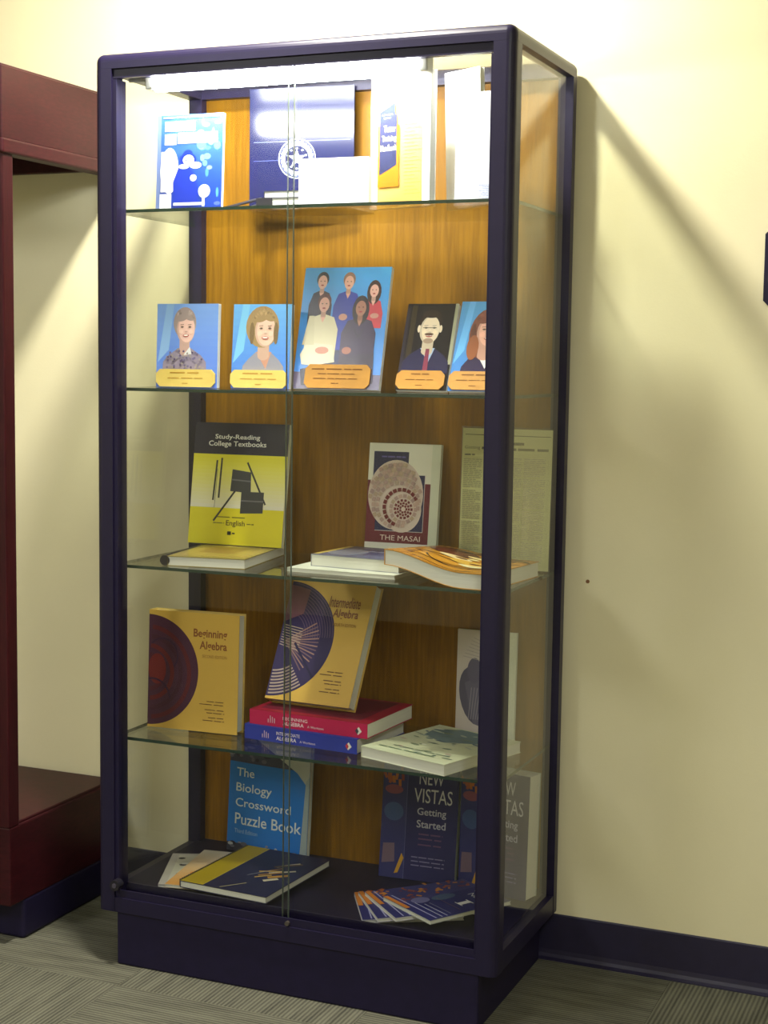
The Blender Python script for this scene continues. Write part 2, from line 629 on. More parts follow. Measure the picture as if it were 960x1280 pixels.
# lamps of the room ---------------------------------------------------
dl = thing('downlight_offscreen', 'round recessed ceiling downlight above the display case', 'ceiling light', (0.34, -0.2, CEIL))
bm = bmesh.new()
n = 32
ro, ri = 0.105, 0.075
rings = [[bm.verts.new((r_ * math.cos(2 * math.pi * i / n), r_ * math.sin(2 * math.pi * i / n), z_)) for i in range(n)]
         for r_, z_ in ((ro, 0), (ro, -0.004), (ri, -0.006), (ri, 0))]
for a, b in zip(rings, rings[1:]):
    for i in range(n):
        bm.faces.new((a[i], a[(i + 1) % n], b[(i + 1) % n], b[i]))
bm_obj('trim_ring', bm, solid((230, 230, 225), 0.4), dl)
bm = bmesh.new()
vs = [bm.verts.new((ri * math.cos(2 * math.pi * i / n), ri * math.sin(2 * math.pi * i / n), -0.003)) for i in range(n)]
bm.faces.new(vs[::-1])
me = bpy.data.meshes.new('lamp_lens'); bm.to_mesh(me); bm.free()
link('lamp_lens_offscreen', me, SPOT, dl)
for side, tx, ty, lb in (('left', -0.9, -2.4, 'ceiling troffer light on the red cabinet side of the room'), ('right', 2.3, -2.4, 'ceiling troffer light on the open side of the room')):
    tr = thing('troffer_%s_offscreen' % side, lb, 'ceiling light', (tx, ty, CEIL), group='ceiling troffers')
    bm = bmesh.new()
    for a in ((-0.3, 0.3, -0.6, -0.57), (-0.3, 0.3, 0.57, 0.6), (-0.3, -0.27, -0.57, 0.57), (0.27, 0.3, -0.57, 0.57)):
        bx(bm, *a, -0.012, 0)
    bm_obj('frame', bm, solid((230, 230, 225), 0.4), tr)
    bm = bmesh.new()
    vs = [bm.verts.new(p) for p in ((-0.27, -0.57, -0.006), (-0.27, 0.57, -0.006), (0.27, 0.57, -0.006), (0.27, -0.57, -0.006))]
    bm.faces.new(vs)
    me = bpy.data.meshes.new('diffuser'); bm.to_mesh(me); bm.free()
    link('diffuser_%s_offscreen' % side, me, TROFF, tr)

# wall sign at the right edge ----------------------------------------
sg = thing('wall_sign', 'dark wall sign with clipped corners mounted on the cream wall', 'sign', (1.236, YWALL, 1.356))
sw, sh, cc = 0.2, 0.146, 0.010
def octo(w_, h_, c, x=0, z=0):
    return [(x + c, z), (x + w_ - c, z), (x + w_, z + c), (x + w_, z + h_ - c), (x + w_ - c, z + h_), (x + c, z + h_), (x, z + h_ - c), (x, z + c)]
bm = bmesh.new(); prism(bm, octo(sw, sh, cc), 'y', -0.006, 0)
bm_obj('plate', bm, FRAME, sg)
bm = bmesh.new(); prism(bm, octo(sw - 0.016, sh - 0.06, 0.004, 0.008, 0.042), 'y', -0.0075, -0.005)
bm_obj('inset_panel', bm, solid((96, 92, 30), 0.4), sg, label='olive inset panel')

# ================================================================== GLASS DISPLAY CASE
case = thing('display_case', 'tall glass display case with dark metal frame, oak back and lit top shelf', 'display case', (0, 0, 0))
P = 0.040   # post size
def post(name, x0, x1, y0, y1, outer):
    """rounded on the outer corner"""
    r = 0.016
    bm = bmesh.new()
    ox = x0 if outer[0] < 0 else x1
    oy = y0 if outer[1] < 0 else y1
    ix = x1 if outer[0] < 0 else x0
    iy = y1 if outer[1] < 0 else y0
    pr = [(ix, oy)]
    for k in range(7):
        a = R(90 * k / 6)
        pr.append((ox - outer[0] * (r - r * math.sin(a)), oy - outer[1] * (r - r * math.cos(a))))
    pr += [(ox, iy), (ix, iy)]
    prism(bm, pr, 'z', 0.112, H - 0.0302)
    return bm_obj(name, bm, FRAME, case)
post('front_post', 0, P, 0, P, (-1, -1))
post('front_post', W - P, W, 0, P, (1, -1))
post('rear_post', 0, 0.031, D - 0.036, D, (-1, 1))
post('rear_post', W - 0.031, W, D - 0.036, D, (1, 1))
# inner channels beside the front posts hold the glass
for xa, xb in ((P, P + 0.009), (W - P - 0.005, W - P)):
    box('glass_channel', xa, xb, 0.004, P - 0.002, 0.15, H - 0.05, FRAME_B, case)
# top rim: rounded rails
def rail(name, axis, a0, a1, pr):
    bm = bmesh.new()
    prism(bm, pr, axis, a0, a1)
    return bm_obj(name, bm, FRAME, case)
def rprof(o, i, zt, zb, r=0.017):
    """o: outer coordinate, i: inner coordinate; rounded top outer edge"""
    sgn = 1 if o > i else -1
    pr = []
    for k in range(7):
        a = R(90 * k / 6)
        pr.append((o - sgn * (r - r * math.cos(a)), zt - r + r * math.sin(a)))
    return [(o, zb)] + pr + [(i, zt), (i, zb)]
rail('top_rail', 'x', 0.016, W - 0.016, rprof(0, P, H, H - 0.030))
rail('top_rail', 'y', 0.016, D - 0.016, rprof(W, W - 0.031, H, H - 0.030))
rail('top_rail', 'y', 0.016, D - 0.016, rprof(0, 0.031, H, H - 0.030))
rail('top_rail', 'x', 0.016, W - 0.016, rprof(D, D - 0.036, H, H - 0.030))
# corner caps: rounded in all three directions
for cx, cy in ((0, 0), (W, 0), (0, D), (W, D)):
    bm = bmesh.new()
    sx, sy = (1 if cx == 0 else -1), (1 if cy == 0 else -1)
    r = 0.0165
    nn = 6
    g = {}
    for i in range(nn + 1):
        for j in range(nn + 1):
            a, b = R(90 * i / nn), R(90 * j / nn)
            g[i, j] = bm.verts.new((cx + sx * (r - r * math.cos(b) * math.cos(a)), cy + sy * (r - r * math.cos(b) * math.sin(a)), H - r + r * math.sin(b)))
    for i in range(nn + 1):
        g[i, -1] = bm.verts.new((g[i, 0].co.x, g[i, 0].co.y, H - 0.0305))
    for i in range(nn):
        for j in range(-1, nn):
            bm.faces.new((g[i, j], g[i + 1, j], g[i + 1, j + 1], g[i, j + 1]))
    bmesh.ops.remove_doubles(bm, verts=bm.verts, dist=1e-6)
    bm_obj('corner_cap', bm, FRAME, case, smooth=True)
# lower face of the top front rail: door track with two lips
box('door_track', P, W - P, 0.006, 0.034, H - 0.045, H - 0.030, FRAME, case)
box('track_lip', P, W - P, 0.004, 0.008, H - 0.048, H - 0.045, FRAME, case)
box('top_pane', 0.02, W - 0.02, 0.03, D - 0.02, H - 0.016, H - 0.011, TOPGLASS, case)
# back
box('back_panel', 0.026, W - 0.026, D - 0.014, D - 0.006, 0.12, H - 0.03, OAK, case, label='golden oak veneer back panel')
# bottom
box('bottom_frame', 0.012, W - 0.012, 0.004, D - 0.004, 0.110, 0.142, FRAME_B, case, 0.003, 2)
rail('bottom_rail', 'x', P, W - P, [(0.001, 0.112), (0.001, 0.142), (0.036, 0.142), (0.036, 0.112)])
rail('bottom_rail', 'y', P, D - 0.036, [(W - 0.001, 0.112), (W - 0.001, 0.150), (W - 0.025, 0.150), (W - 0.025, 0.112)])
rail('bottom_rail', 'y', P, D - 0.036, [(0.001, 0.112), (0.001, 0.150), (0.025, 0.150), (0.025, 0.112)])
box('deck', 0.022, W - 0.022, 0.036, D - 0.010, 0.138, ZD, FRAME_B, case)
box('door_track', P, W - P, 0.005, 0.008, 0.142, 0.158, FRAME, case)
box('door_track', P, W - P, 0.031, 0.035, 0.142, 0.166, FRAME, case)
box('plinth', 0.042, W - 0.036, 0.006, D - 0.01, 0.0, 0.112, FRAME_B, case, 0.004, 2)
# glass
def pane(name, x0, x1, y0, y1, z0, z1, edge_axis, parent, mat=GLASS):
    o = box(name, x0, x1, y0, y1, z0, z1, mat, parent)
    return o
pl = pane('sliding_door', 0.030, 0.430, 0.012, 0.017, 0.150, H - 0.034, 'x', case)
pr_ = pane('sliding_door', 0.412, W - 0.030, 0.023, 0.028, 0.150, H - 0.034, 'x', case)
box('glass_edge', 0.4297, 0.4304, 0.0119, 0.0171, 0.150, H - 0.036, solid((84, 96, 86), 0.3), pl)
box('glass_edge', 0.4116, 0.4123, 0.0229, 0.0281, 0.150, H - 0.036, solid((84, 96, 86), 0.3), pr_)
pane('side_pane', 0.008, 0.013, 0.03, D - 0.025, 0.145, H - 0.02, 'y', case)
pane('side_pane', W - 0.013, W - 0.008, 0.03, D - 0.025, 0.145, H - 0.02, 'y', case)
# shelves
SX0, SX1, SY0, SY1 = 0.016, W - 0.016, 0.043, D - 0.016
for z in (Z1, Z2, Z3, Z4):
    sh_ = box('glass_shelf', SX0, SX1, SY0, SY1, z - 0.006, z, SHELFGLASS, case)
    bm = bmesh.new()
    bx(bm, SX0, SX1, SY0 - 0.0006, SY0, z - 0.0062, z + 0.0001)
    bx(bm, SX1, SX1 + 0.0006, SY0, SY1, z - 0.0062, z + 0.0001)
    bx(bm, SX0 - 0.0006, SX0, SY0, SY1, z - 0.0062, z + 0.0001)
    bm_obj('polished_edge', bm, GLASSEDGE, sh_, label='dark green glass edge')
    for px in (0.023, W - 0.023):
        for py in (0.050, D - 0.030):
            bm = bmesh.new()
            tube(bm, (px, py, z - 0.0175), (px, py, z - 0.0062), 0.004, 10)
            bm_obj('shelf_pin', bm, CHROME, sh_, smooth=False)
# lock and lamp
bm = bmesh.new()
tube(bm, (0.049, 0.004, 0.172), (0.049, -0.014, 0.172), 0.011, 16)
lk = bm_obj('lock', bm, BLACK, case)
bm = bmesh.new()
tube(bm, (0.049, -0.0138, 0.172), (0.049, -0.0155, 0.172), 0.005, 12)
bm_obj('keyhole_disc', bm, solid((70, 66, 80), 0.3), lk)
bm = bmesh.new()
tube(bm, (0.434, 0.006, 0.149), (0.434, -0.002, 0.149), 0.0045, 12)
bm_obj('door_stop', bm, solid((70, 64, 58), 0.4), case)
YT, ZT, TR = 0.051, 1.779, 0.0195
lamp = box('lamp_housing', 0.085, 0.70, YT - 0.015, YT + 0.03, ZT + 0.021, H - 0.018, TOPGREY, case, 0.003, 2)
bm = bmesh.new()
tube(bm, (0.112, YT, ZT), (0.668, YT, ZT), TR, 20)
me = bpy.data.meshes.new('fluorescent_tube'); bm.to_mesh(me); bm.free()
for p_ in me.polygons: p_.use_smooth = len(p_.vertices) == 4
link('fluorescent_tube', me, TUBE, lamp)
for xa, xb in ((0.094, 0.112), (0.668, 0.686)):
    box('end_cap', xa, xb, YT - 0.016, YT + 0.016, ZT - 0.016, ZT + 0.02, solid((190, 190, 180), 0.3), lamp, 0.003, 2)
bm = bmesh.new()
tube(bm, (0.05, YT, ZT + 0.008), (0.094, YT, ZT + 0.006), 0.006, 8)
bm_obj('lamp_cable', bm, solid((150, 150, 140), 0.5), lamp)

# ================================================================== CHERRY CABINET at the left
RX1, RX0, RY0, RY1 = -0.21, -1.13, -0.012, 0.400
rc = thing('wooden_cabinet', 'dark red cherry wood open cabinet beside the glass case', 'cabinet', (0, 0, 0))
ps = 0.036
for xa in (RX0, RX1):
    for ya, pw_, pd in ((RY0, ps, ps), (RY1 - 0.014, 0.016, 0.014)):
        sx_ = 1 if xa == RX0 else -1
        box('corner_post', min(xa, xa + sx_ * pw_), max(xa, xa + sx_ * pw_), ya, ya + pd, 0.255, 1.66, CHERRY_V, rc, 0.003, 2)
box('side_fascia', RX1 - 0.02, RX1, RY0, RY1, 1.678, 1.822, CHERRY, rc, 0.002, 1)
box('side_fascia', RX0, RX0 + 0.02, RY0, RY1, 1.678, 1.822, CHERRY, rc, 0.002, 1)
box('front_fascia', RX0 + 0.02, RX1 - 0.02, RY0, RY0 + 0.02, 1.678, 1.822, CHERRY, rc, 0.002, 1)
box('rear_fascia', RX0 + 0.02, RX1 - 0.02, RY1 - 0.02, RY1, 1.66, 1.822, CHERRY, rc, 0.002, 1)
box('fascia_trim', RX1 - 0.03, RX1 + 0.006, RY0 - 0.006, RY1, 1.648, 1.679, CHERRY, rc, 0.005, 3)
box('fascia_trim', RX0 - 0.006, RX0 + 0.03, RY0 - 0.006, RY1, 1.648, 1.679, CHERRY, rc, 0.005, 3)
box('fascia_trim', RX0 + 0.03, RX1 - 0.03, RY0 - 0.006, RY0 + 0.03, 1.648, 1.679, CHERRY, rc, 0.005, 3)
box('top_board', RX0 + 0.004, RX1 - 0.004, RY0 + 0.004, RY1 - 0.004, 1.815, 1.826, CHERRY, rc, 0.002, 1)
box('base_box', RX0, RX1, RY0 + 0.002, RY1, 0.085, 0.256, CHERRY, rc, 0.004, 2)
box('display_deck', RX0 + 0.012, RX1 - 0.004, RY0 + 0.01, RY1 - 0.004, 0.254, 0.262, CHERRY, rc, 0.002, 1)
box('toe_kick', RX0 + 0.04, RX1 + 0.004 - 0.004, 0.036, RY1 - 0.004, 0.0, 0.09, FRAME_B, rc, 0.008, 3)

# ================================================================== SHELF ONE
a = Art(0.146, 0.188)
a.rect(0, 0, 1, 1, (28, 66, 170), (66, 110, 196))
a.rect(0, 0, 0.06, 1, (120, 140, 190))
for i in range(26):
    rr = random.Random(i)
    a.ell(rr.uniform(.62, .95), rr.uniform(.06, .95), rr.uniform(.02, .06), rr.uniform(.015, .05), (80 + rr.randint(0, 60), 120 + rr.randint(0, 50), 206))
a.ell(.2, .42, .14, .24, (236, 234, 214)); a.rect(.07, .2, .25, .62, (236, 234, 214))
a.rect(.06, .0, .24, .18, (246, 246, 246))
a.poly([(.28, .02), (.26, .3), (.34, .45), (.48, .46), (.62, .36), (.66, .06)], (30, 56, 176))
a.ell(.48, .53, .13, .07, (26, 50, 160)); a.ell(.48, .575, .08, .06, (26, 50, 160))
a.ell(.49, .525, .085, .055, (240, 238, 236)); a.ell(.42, .46, .08, .025, (240, 240, 240)); a.ell(.6, .47, .09, .035, (240, 240, 240)); a.ell(.57, .34, .05, .035, (240, 240, 240))
a.ell(.74, .2, .09, .07, (226, 234, 246)); a.line((.73, .15), (.73, .04), .006, (226, 234, 246))
a.ell(.45, .525, .012, .008, (60, 70, 150)); a.ell(.53, .525, .012, .008, (60, 70, 150)); a.line((.46, .5), (.52, .5), .0015, (90, 90, 150))
for u0, u1, v0, v1 in ((.12, .58, .83, .93), (.12, .3, .69, .80), (.32, .92, .70, .81)):
    a.rect(u0, v0, u1, v1, (250, 250, 252))
for k in range(5): a.scrib(.14 + .02 * k, .56, .85 + .015 * k, .0012, (150, 170, 226), 6, k)
for k in range(4): a.scrib(.36, .88, .72 + .022 * k, .0012, (150, 170, 226), 7, k)
a.rect(.28, .055, .76, .085, (236, 242, 250))
a.scrib(.1, .95, .97, .002, (236, 242, 250), 3, 3)
book('paperback_book', 'blue and white picture cover book with a hatted figure, on the top shelf', 'book',
     .080, .098, Z1, .148, .190, .008, .9, 3, art=a, cover=(236, 240, 250))

# black wire easel behind
ea = thing('wire_easel', 'thin black wire easel propping up the navy folder', 'easel', (0.19, 0.2, Z1))
for dx in (0.0, 0.058):
    bm = bmesh.new()
    pts = [(0.013 + dx, -0.072, 0.003), (0.010 + dx, 0.124, 0.046), (0.010 + dx, 0.128, 0.018), (0.010 + dx, 0.172, 0.018), (0.010 + dx, 0.173, 0.003)]
    for p_, q_ in zip(pts, pts[1:]):
        tube(bm, p_, q_, 0.003, 8)
    bm_obj('wire_leg', bm, BLACK, ea)
bm = bmesh.new(); tube(bm, (-0.02, 0.141, 0.0205), (0.16, 0.159, 0.0205), 0.003, 8)
bm_obj('cross_wire', bm, BLACK, ea)

# navy folder with seal
a = Art(.232, .252)
a.rect(0, 0, 1, 1, (26, 30, 74))
a.line((.04, .56), (.97, .565), .0012, (120, 130, 180)); a.line((.04, .405), (.35, .41), .0010, (100, 110, 165))
cu, cv = .46, .42
a.arc(cu, cv, .0405, .0022, (196, 204, 220), n=44); a.arc(cu, cv, .0325, .009, (150, 160, 190), n=44); a.arc(cu, cv, .0275, .0018, (206, 212, 226), n=44)
for k in range(24):
    t = R(15 * k)
    a.line((cu + .034 * math.cos(t) / .232, cv + .034 * math.sin(t) / .252), (cu + .0375 * math.cos(t + .12) / .232, cv + .0375 * math.sin(t + .12) / .252), .0022, (60, 66, 120))
for k in range(5):
    t = R(90 + 72 * k)
    p0 = [(cu + r_ * math.cos(t + da) / .232, cv + r_ * math.sin(t + da) / .252) for r_, da in ((.020, 0), (.008, .62), (0, 0), (.008, -.62))]
    a.poly(p0, (206, 212, 226))
for k in range(10):
    t = R(36 * k + 18)
    a.ell(cu + .021 * math.cos(t) / .232, cv + .021 * math.sin(t) / .252, .013, .009, (170, 180, 205), 8)
book('presentation_folder', 'glossy navy folder with a round silver seal, on the top shelf', 'folder',
     .166, .336, Z1 + 0.0234, .232, .252, .006, 6, 0, art=a, cover=(26, 30, 74), gloss=2)

# lying pair with dark spines
l1 = book('lying_book', 'white book with black spine lying flat in front of the navy folder', 'book', 0.292, .128, Z1, .20, .13, .024, 1, lying=True, cover=(34, 36, 52),
     art=None)
box('spine_tape', -.0008, .034, -.0004, .0244, -.0006, .131, BLACK, l1, label='black binding tape')
book('lying_book', 'thin black covered book lying on top of the white book with black spine', 'book', 0.304, .136, Z1 + .0245, .19, .12, .014, 3, lying=True, cover=(44, 44, 56))
# white booklet
a = Art(.146, .092)
a.rect(0, 0, 1, 1, (246, 246, 246)); 
book('white_booklet', 'plain white low booklet standing on the top shelf', 'booklet', .398, .100, Z1, .146, .092, .02, .3, 0, art=a, cover=(246, 246, 246))
# tutor handbook
tw, th = .15, .252
a = Art(tw, th)
a.rect(0, 0, 1, 1, (250, 250, 246))
a.rect(.12, .0, .88, .95, (222, 184, 92))
for k in range(30):
    v = .1 + .027 * k
    a.scrib(.58, .86 - .1 * ((k * 7) % 3) / 2, v, .0009, (176, 134, 44), 4, k)
a.rect(.14, .16, .50, .62, (190, 112, 12))
a.poly([(.17, .72), (.42, .785), (.44, .62), (.17, .60)], (38, 48, 84))
a.poly([(.17, .64), (.46, .70), (.46, .32), (.17, .25)], (38, 42, 76))
a.text('Tutor', .24, .57, .44, .62, (240, 232, 200), .01)
a.text('Training', .21, .49, .45, .545, (240, 232, 200), .01)
a.text('Handbook', .19, .43, .46, .475, (240, 232, 200), .01)
a.scrib(.21, .40, .70, .002, (200, 206, 226), 2); a.scrib(.24, .36, .675, .002, (200, 206, 226), 1)
a.scrib(.22, .42, .20, .0016, (200, 120, 40), 2)
book('tutor_handbook', 'cream and white handbook with slanted blue title block, on the top shelf', 'book',
     .516, .175, Z1, tw, th, .018, -19, 0, art=a, cover=(250, 250, 246))
# white sheets
a = Art(.085, .27)
a.rect(0, 0, 1, 1, (240, 241, 240)); a.line((.05, .82), (.6, .825), .001, (120, 124, 140))
book('white_binder', 'tall white binder with rounded corner leaning behind other papers on the top shelf', 'binder',
     .656, .225, Z1, .085, .262, .014, -18, 1, art=a, cover=(242, 242, 242), roll=3.0)
a = Art(.12, .207)
a.rect(0, 0, 1, 1, (246, 246, 250))
for k in range(10): a.scrib(.42 + .03 * (k % 3), .62, .03 + .016 * k, .0012, (150, 166, 220), 3, k)
book('white_booklet', 'white booklet with pale blue print, beside the right front post on the top shelf', 'booklet',
     .700, .150, Z1, .12, .207, .010, -7.4, 0, art=a, cover=(246, 246, 250))

# ================================================================== SHELF TWO: photographs
GOLD1 = solid((238, 208, 112), 0.4, 0.05)
GOLD2 = solid((196, 138, 52), 0.45, 0.08)
def plaque(label, x, y, w_, h_, yaw, lean, art, pw, px, ph, gold, dark, rows, group=None):
    t_ = .012
    rt = thing('photo_plaque', label, 'photo plaque', (x, y, Z2 + t_ * math.sin(R(lean))), (R(-lean), 0, R(yaw)))
    box('photo_block', 0, w_, 0, t_, 0, h_, solid((226, 230, 236), 0.2), rt, 0.0012, 2)
    fm = lambda u, v, e: (u * w_, -e, v * h_)
    art.build(art.g, 'photograph', fm, rt, PRINT_G)
    bm = bmesh.new()
    prism(bm, octo(pw, ph, .009, px, 0.0015), 'y', -0.0045, -0.002)
    pl_ = bm_obj('name_plate', bm, gold, rt, label='gold plate with clipped corners')
    b = Art(pw, ph)
    for i, (u0, u1, n_) in enumerate(rows):
        b.scrib(u0, u1, .80 - .6 * i / max(1, len(rows) - 1) if len(rows) > 1 else .5, .0024 if i == 0 else .0016, dark, n_, i)
    b.build(b.g, 'engraving', lambda u, v, e: (px + u * pw, -0.0045 - e, .0015 + v * ph), pl_, PRINT)
    # folding strut at the back
    bm = bmesh.new()
    zz = h_ * .62
    L = t_ + 0.002
    ex = zz * math.sin(R(lean)) + 0.045
    # strut foot reaches the shelf: solve in local axes
    foot_y = t_ + 0.045
    foot_z = (-t_ * math.sin(R(lean)) + foot_y * math.sin(R(lean))) / math.cos(R(lean))
    vs_ = [(w_ * .35, t_, zz), (w_ * .65, t_, zz), (w_ * .68, foot_y, foot_z), (w_ * .32, foot_y, foot_z)]
    f1 = [bm.verts.new(v) for v in vs_]
    f2 = [bm.verts.new((v[0], v[1] + .002, v[2])) for v in vs_]
    bm.faces.new(f1[::-1]); bm.faces.new(f2)
    for i in range(4):
        bm.faces.new((f1[i], f1[(i + 1) % 4], f2[(i + 1) % 4], f2[i]))
    bm_obj('easel_strut', bm, BLACK, rt)
    return rt

def blue_bg(a, c0=(74, 122, 220), c1=(104, 168, 238)):
    a.rect(0, 0, 1, 1, c0, c1, 12)
    a.poly([(.02, .3), (.16, 1), (.28, 1), (.2, .45)], tuple(min(255, c + 16) for c in c1))

def bust(a, cu, top, s, hair, skin, cloth, hairw=1.15, style='short', neck=True, base=0.2, shoulders=.36, vneck=None, collar=None):
    """head-and-shoulders likeness of no one in particular; s = head height (fraction of v)"""
    ar = a.h / a.w
    hv = s
    hu = s * .72 * ar
    cv = top - hv * .5
    shl = shoulders
    # torso
    ys = cv - hv * .78
    a.poly([(cu - shl, base), (cu - shl * .97, ys - .10), (cu - shl * .72, ys - .02), (cu - hu * .3, ys + hv * .16), (cu + hu * .3, ys + hv * .16),
            (cu + shl * .74, ys - .02), (cu + shl * .98, ys - .10), (cu + shl, base)], cloth)
    if vneck:
        a.poly([(cu - hu * .3, ys + hv * .16), (cu + hu * .34, ys + hv * .16), (cu + hu * .12, ys - hv * .30)], vneck)
    if style == 'long':
        a.ell(cu, cv - hv * .12, hu * .66, hv * .72, hair)
    a.poly([(cu - hu * .24, ys + hv * .02), (cu + hu * .24, ys + hv * .02), (cu + hu * .24, cv - hv * .2), (cu - hu * .24, cv - hv * .2)], tuple(int(c * .86) for c in skin))
    a.ell(cu, ys + hv * .06, hu * .24, hv * .13, tuple(int(c * .86) for c in skin), 14)
    if collar:
        a.poly([(cu - hu * .05, ys - hv * .05), (cu + hu * .34, ys - hv * .02), (cu + hu * .25, ys + hv * .2)], collar)
    if style == 'short':
        a.ell(cu, cv + hv * .13, hu * .5 * hairw, hv * .47, hair)
    elif style == 'bob':
        a.ell(cu - hu * .07, cv + hv * .05, hu * .66 * hairw, hv * .56, hair)
    elif style == 'man':
        a.ell(cu, cv + hv * .16, hu * .48, hv * .42, hair)
        a.ell(cu - hu * .47, cv - hv * .02, hu * .07, hv * .12, skin, 10); a.ell(cu + hu * .47, cv - hv * .02, hu * .07, hv * .12, skin, 10)
    fx = cu + (hu * .05 if style != 'man' else 0)
    sh_ = tuple(int(c * .88) for c in skin)
    hi_ = tuple(min(255, int(c * 1.05)) for c in skin)
    a.ell(fx, cv - hv * .05, hu * .43, hv * .44, sh_)
    a.ell(fx + hu * .035, cv - hv * .04, hu * .385, hv * .41, skin)
    if style == 'man':
        a.ell(cu, cv + hv * .44, hu * .40, hv * .12, hair, 18)
    else:
        a.ell(cu - hu * .14, cv + hv * .33, hu * .34, hv * .15, hair, 16, rot=18)
        a.ell(cu + hu * .20, cv + hv * .34, hu * .30, hv * .13, hair, 16, rot=-22)
        rr_ = random.Random(int(cu * 1000))
        for q in range(14):
            t = R(rr_.uniform(20, 160))
            kf = rr_.choice([.86, .92, 1.08, 1.14])
            a.ell(cu + hu * .44 * math.cos(t), cv + hv * (.14 + rr_.uniform(.26, .40) * math.sin(t)), hu * .07, hv * .03, tuple(min(255, int(c * kf)) for c in hair), 8, rot=rr_.uniform(0, 180))
        if style != 'short':
            dkh = tuple(int(c * .78) for c in hair)
            for q in (-1, 1):
                a.ell(cu + q * hu * .50, cv - hv * .12, hu * .10, hv * .30, dkh, 12)
    a.ell(fx - hu * .22, cv - hv * .13, hu * .10, hv * .075, hi_, 10); a.ell(fx + hu * .24, cv - hv * .13, hu * .10, hv * .075, hi_, 10)
    dk = tuple(int(c * .42) for c in skin)
    br = tuple(int(c * .66) for c in skin)
    for e in (-.17, .19):
        a.ell(fx + hu * e, cv + hv * .01, hu * .075, hv * .028, br, 10)
        a.ell(fx + hu * e, cv + hv * .008, hu * .038, hv * .020, dk, 8)
        a.line((fx + hu * (e - .09), cv + hv * .075), (fx + hu * (e + .08), cv + hv * .085), hv * a.h * .018, br)
    a.line((fx + hu * .01, cv + hv * .02), (fx + hu * .03, cv - hv * .11), hv * a.h * .022, hi_)
    a.ell(fx + hu * .02, cv - hv * .125, hu * .07, hv * .02, sh_, 10)
    mo = (190, 86, 84)
    a.ell(fx + hu * .01, cv - hv * .245, hu * .145, hv * .042, mo, 14)
    a.ell(fx + hu * .01, cv - hv * .238, hu * .115, hv * .022, (250, 246, 240), 12)
    return fx, cv, hu, hv, ys

# 1 woman in patterned blouse
a = Art(.143, .171); blue_bg(a, (96, 136, 244), (136, 180, 255))
fx, cv, hu, hv, ys = bust(a, .46, .92, .40, (176, 158, 158), (250, 206, 196), (158, 146, 172), 1.08, 'short', shoulders=.36, base=.2, collar=(240, 240, 246))
for i in range(60):
    rr = random.Random(i * 3)
    u, v = .46 + rr.uniform(-.31, .31), rr.uniform(.22, .46)
    if abs(u - .46) < .31 - max(0, v - .38) * 2.2:
        a.ell(u, v, .018, .014, rr.choice([(164, 152, 170), (104, 90, 130), (170, 160, 160), (120, 110, 150)]), 7)
plaque('photo plaque of a woman with short grey hair in a patterned blouse', .049, .15, .143, .171, 0, 2.2, a, .138, .002, .036, GOLD1, (198, 150, 60),
       [(.24, .76, 2), (.2, .82, 3), (.45, .56, 1)])
# 2 woman with blonde hair
a = Art(.131, .170); blue_bg(a, (78, 130, 236), (118, 192, 255))
bust(a, .54, .93, .44, (176, 146, 104), (252, 208, 188), (160, 158, 176), 1.05, 'bob', shoulders=.36, base=.2, vneck=(214, 158, 138))
plaque('photo plaque of a woman with blonde hair in a grey top', .221, .155, .131, .170, 0, 4.7, a, .128, .000, .036, GOLD1, (200, 148, 66),
       [(.22, .78, 2), (.18, .84, 3), (.45, .57, 1)])
# 3 group of five
a = Art(.189, .250)
a.rect(0, 0, 1, 1, (76, 138, 238), (78, 172, 240), 12)
a.poly([(.0, .0), (1, 0), (1, .12), (0, .14)], (104, 96, 128))
def standing(cu, top, s, hair, skin, cloth, wd, bottom, style='short', legs=None):
    ar = a.h / a.w
    hu = s * .72 * ar
    cv = top - s * .5
    ys = cv - s * .75
    a.poly([(cu - wd * .5, bottom), (cu - wd * .52, ys - .10), (cu - wd * .36, ys), (cu - hu * .25, ys + s * .15), (cu + hu * .25, ys + s * .15), (cu + wd * .36, ys), (cu + wd * .52, ys - .10), (cu + wd * .5, bottom)], cloth)
    if style == 'long': a.ell(cu, cv - s * .15, hu * .68, s * .8, hair, 16)
    a.poly([(cu - hu * .2, ys), (cu + hu * .2, ys), (cu + hu * .2, cv), (cu - hu * .2, cv)], tuple(int(c * .85) for c in skin))
    a.poly([(cu - hu * .2, ys + .002), (cu + hu * .2, ys + .002), (cu, ys - s * .3)], skin)
    a.ell(cu, cv + s * .12, hu * .55, s * .46, hair, 16)
    a.ell(cu, cv - s * .06, hu * .42, s * .42, skin, 16)
    dk = tuple(int(c * .4) for c in skin)
    for e in (-.17, .17): a.ell(cu + hu * e, cv, hu * .07, s * .03, dk, 8)
    a.ell(cu, cv - s * .25, hu * .14, s * .045, (170, 64, 70), 8)
standing(.22, .955, .135, (40, 30, 36), (236, 184, 168), (44, 38, 66), .26, .45)
standing(.53, .95, .135, (150, 110, 88), (236, 180, 158), (44, 62, 176), .30, .30)
a.poly([(.40, .32), (.66, .32), (.64, .02), (.42, .02)], (36, 40, 92))
a.ell(.50, .59, .05, .028, (208, 150, 130), 12)
standing(.83, .875, .125, (62, 34, 34), (238, 184, 168), (214, 70, 86), .23, .50, 'long')
a.ell(.86, .60, .05, .022, (214, 150, 136), 12)
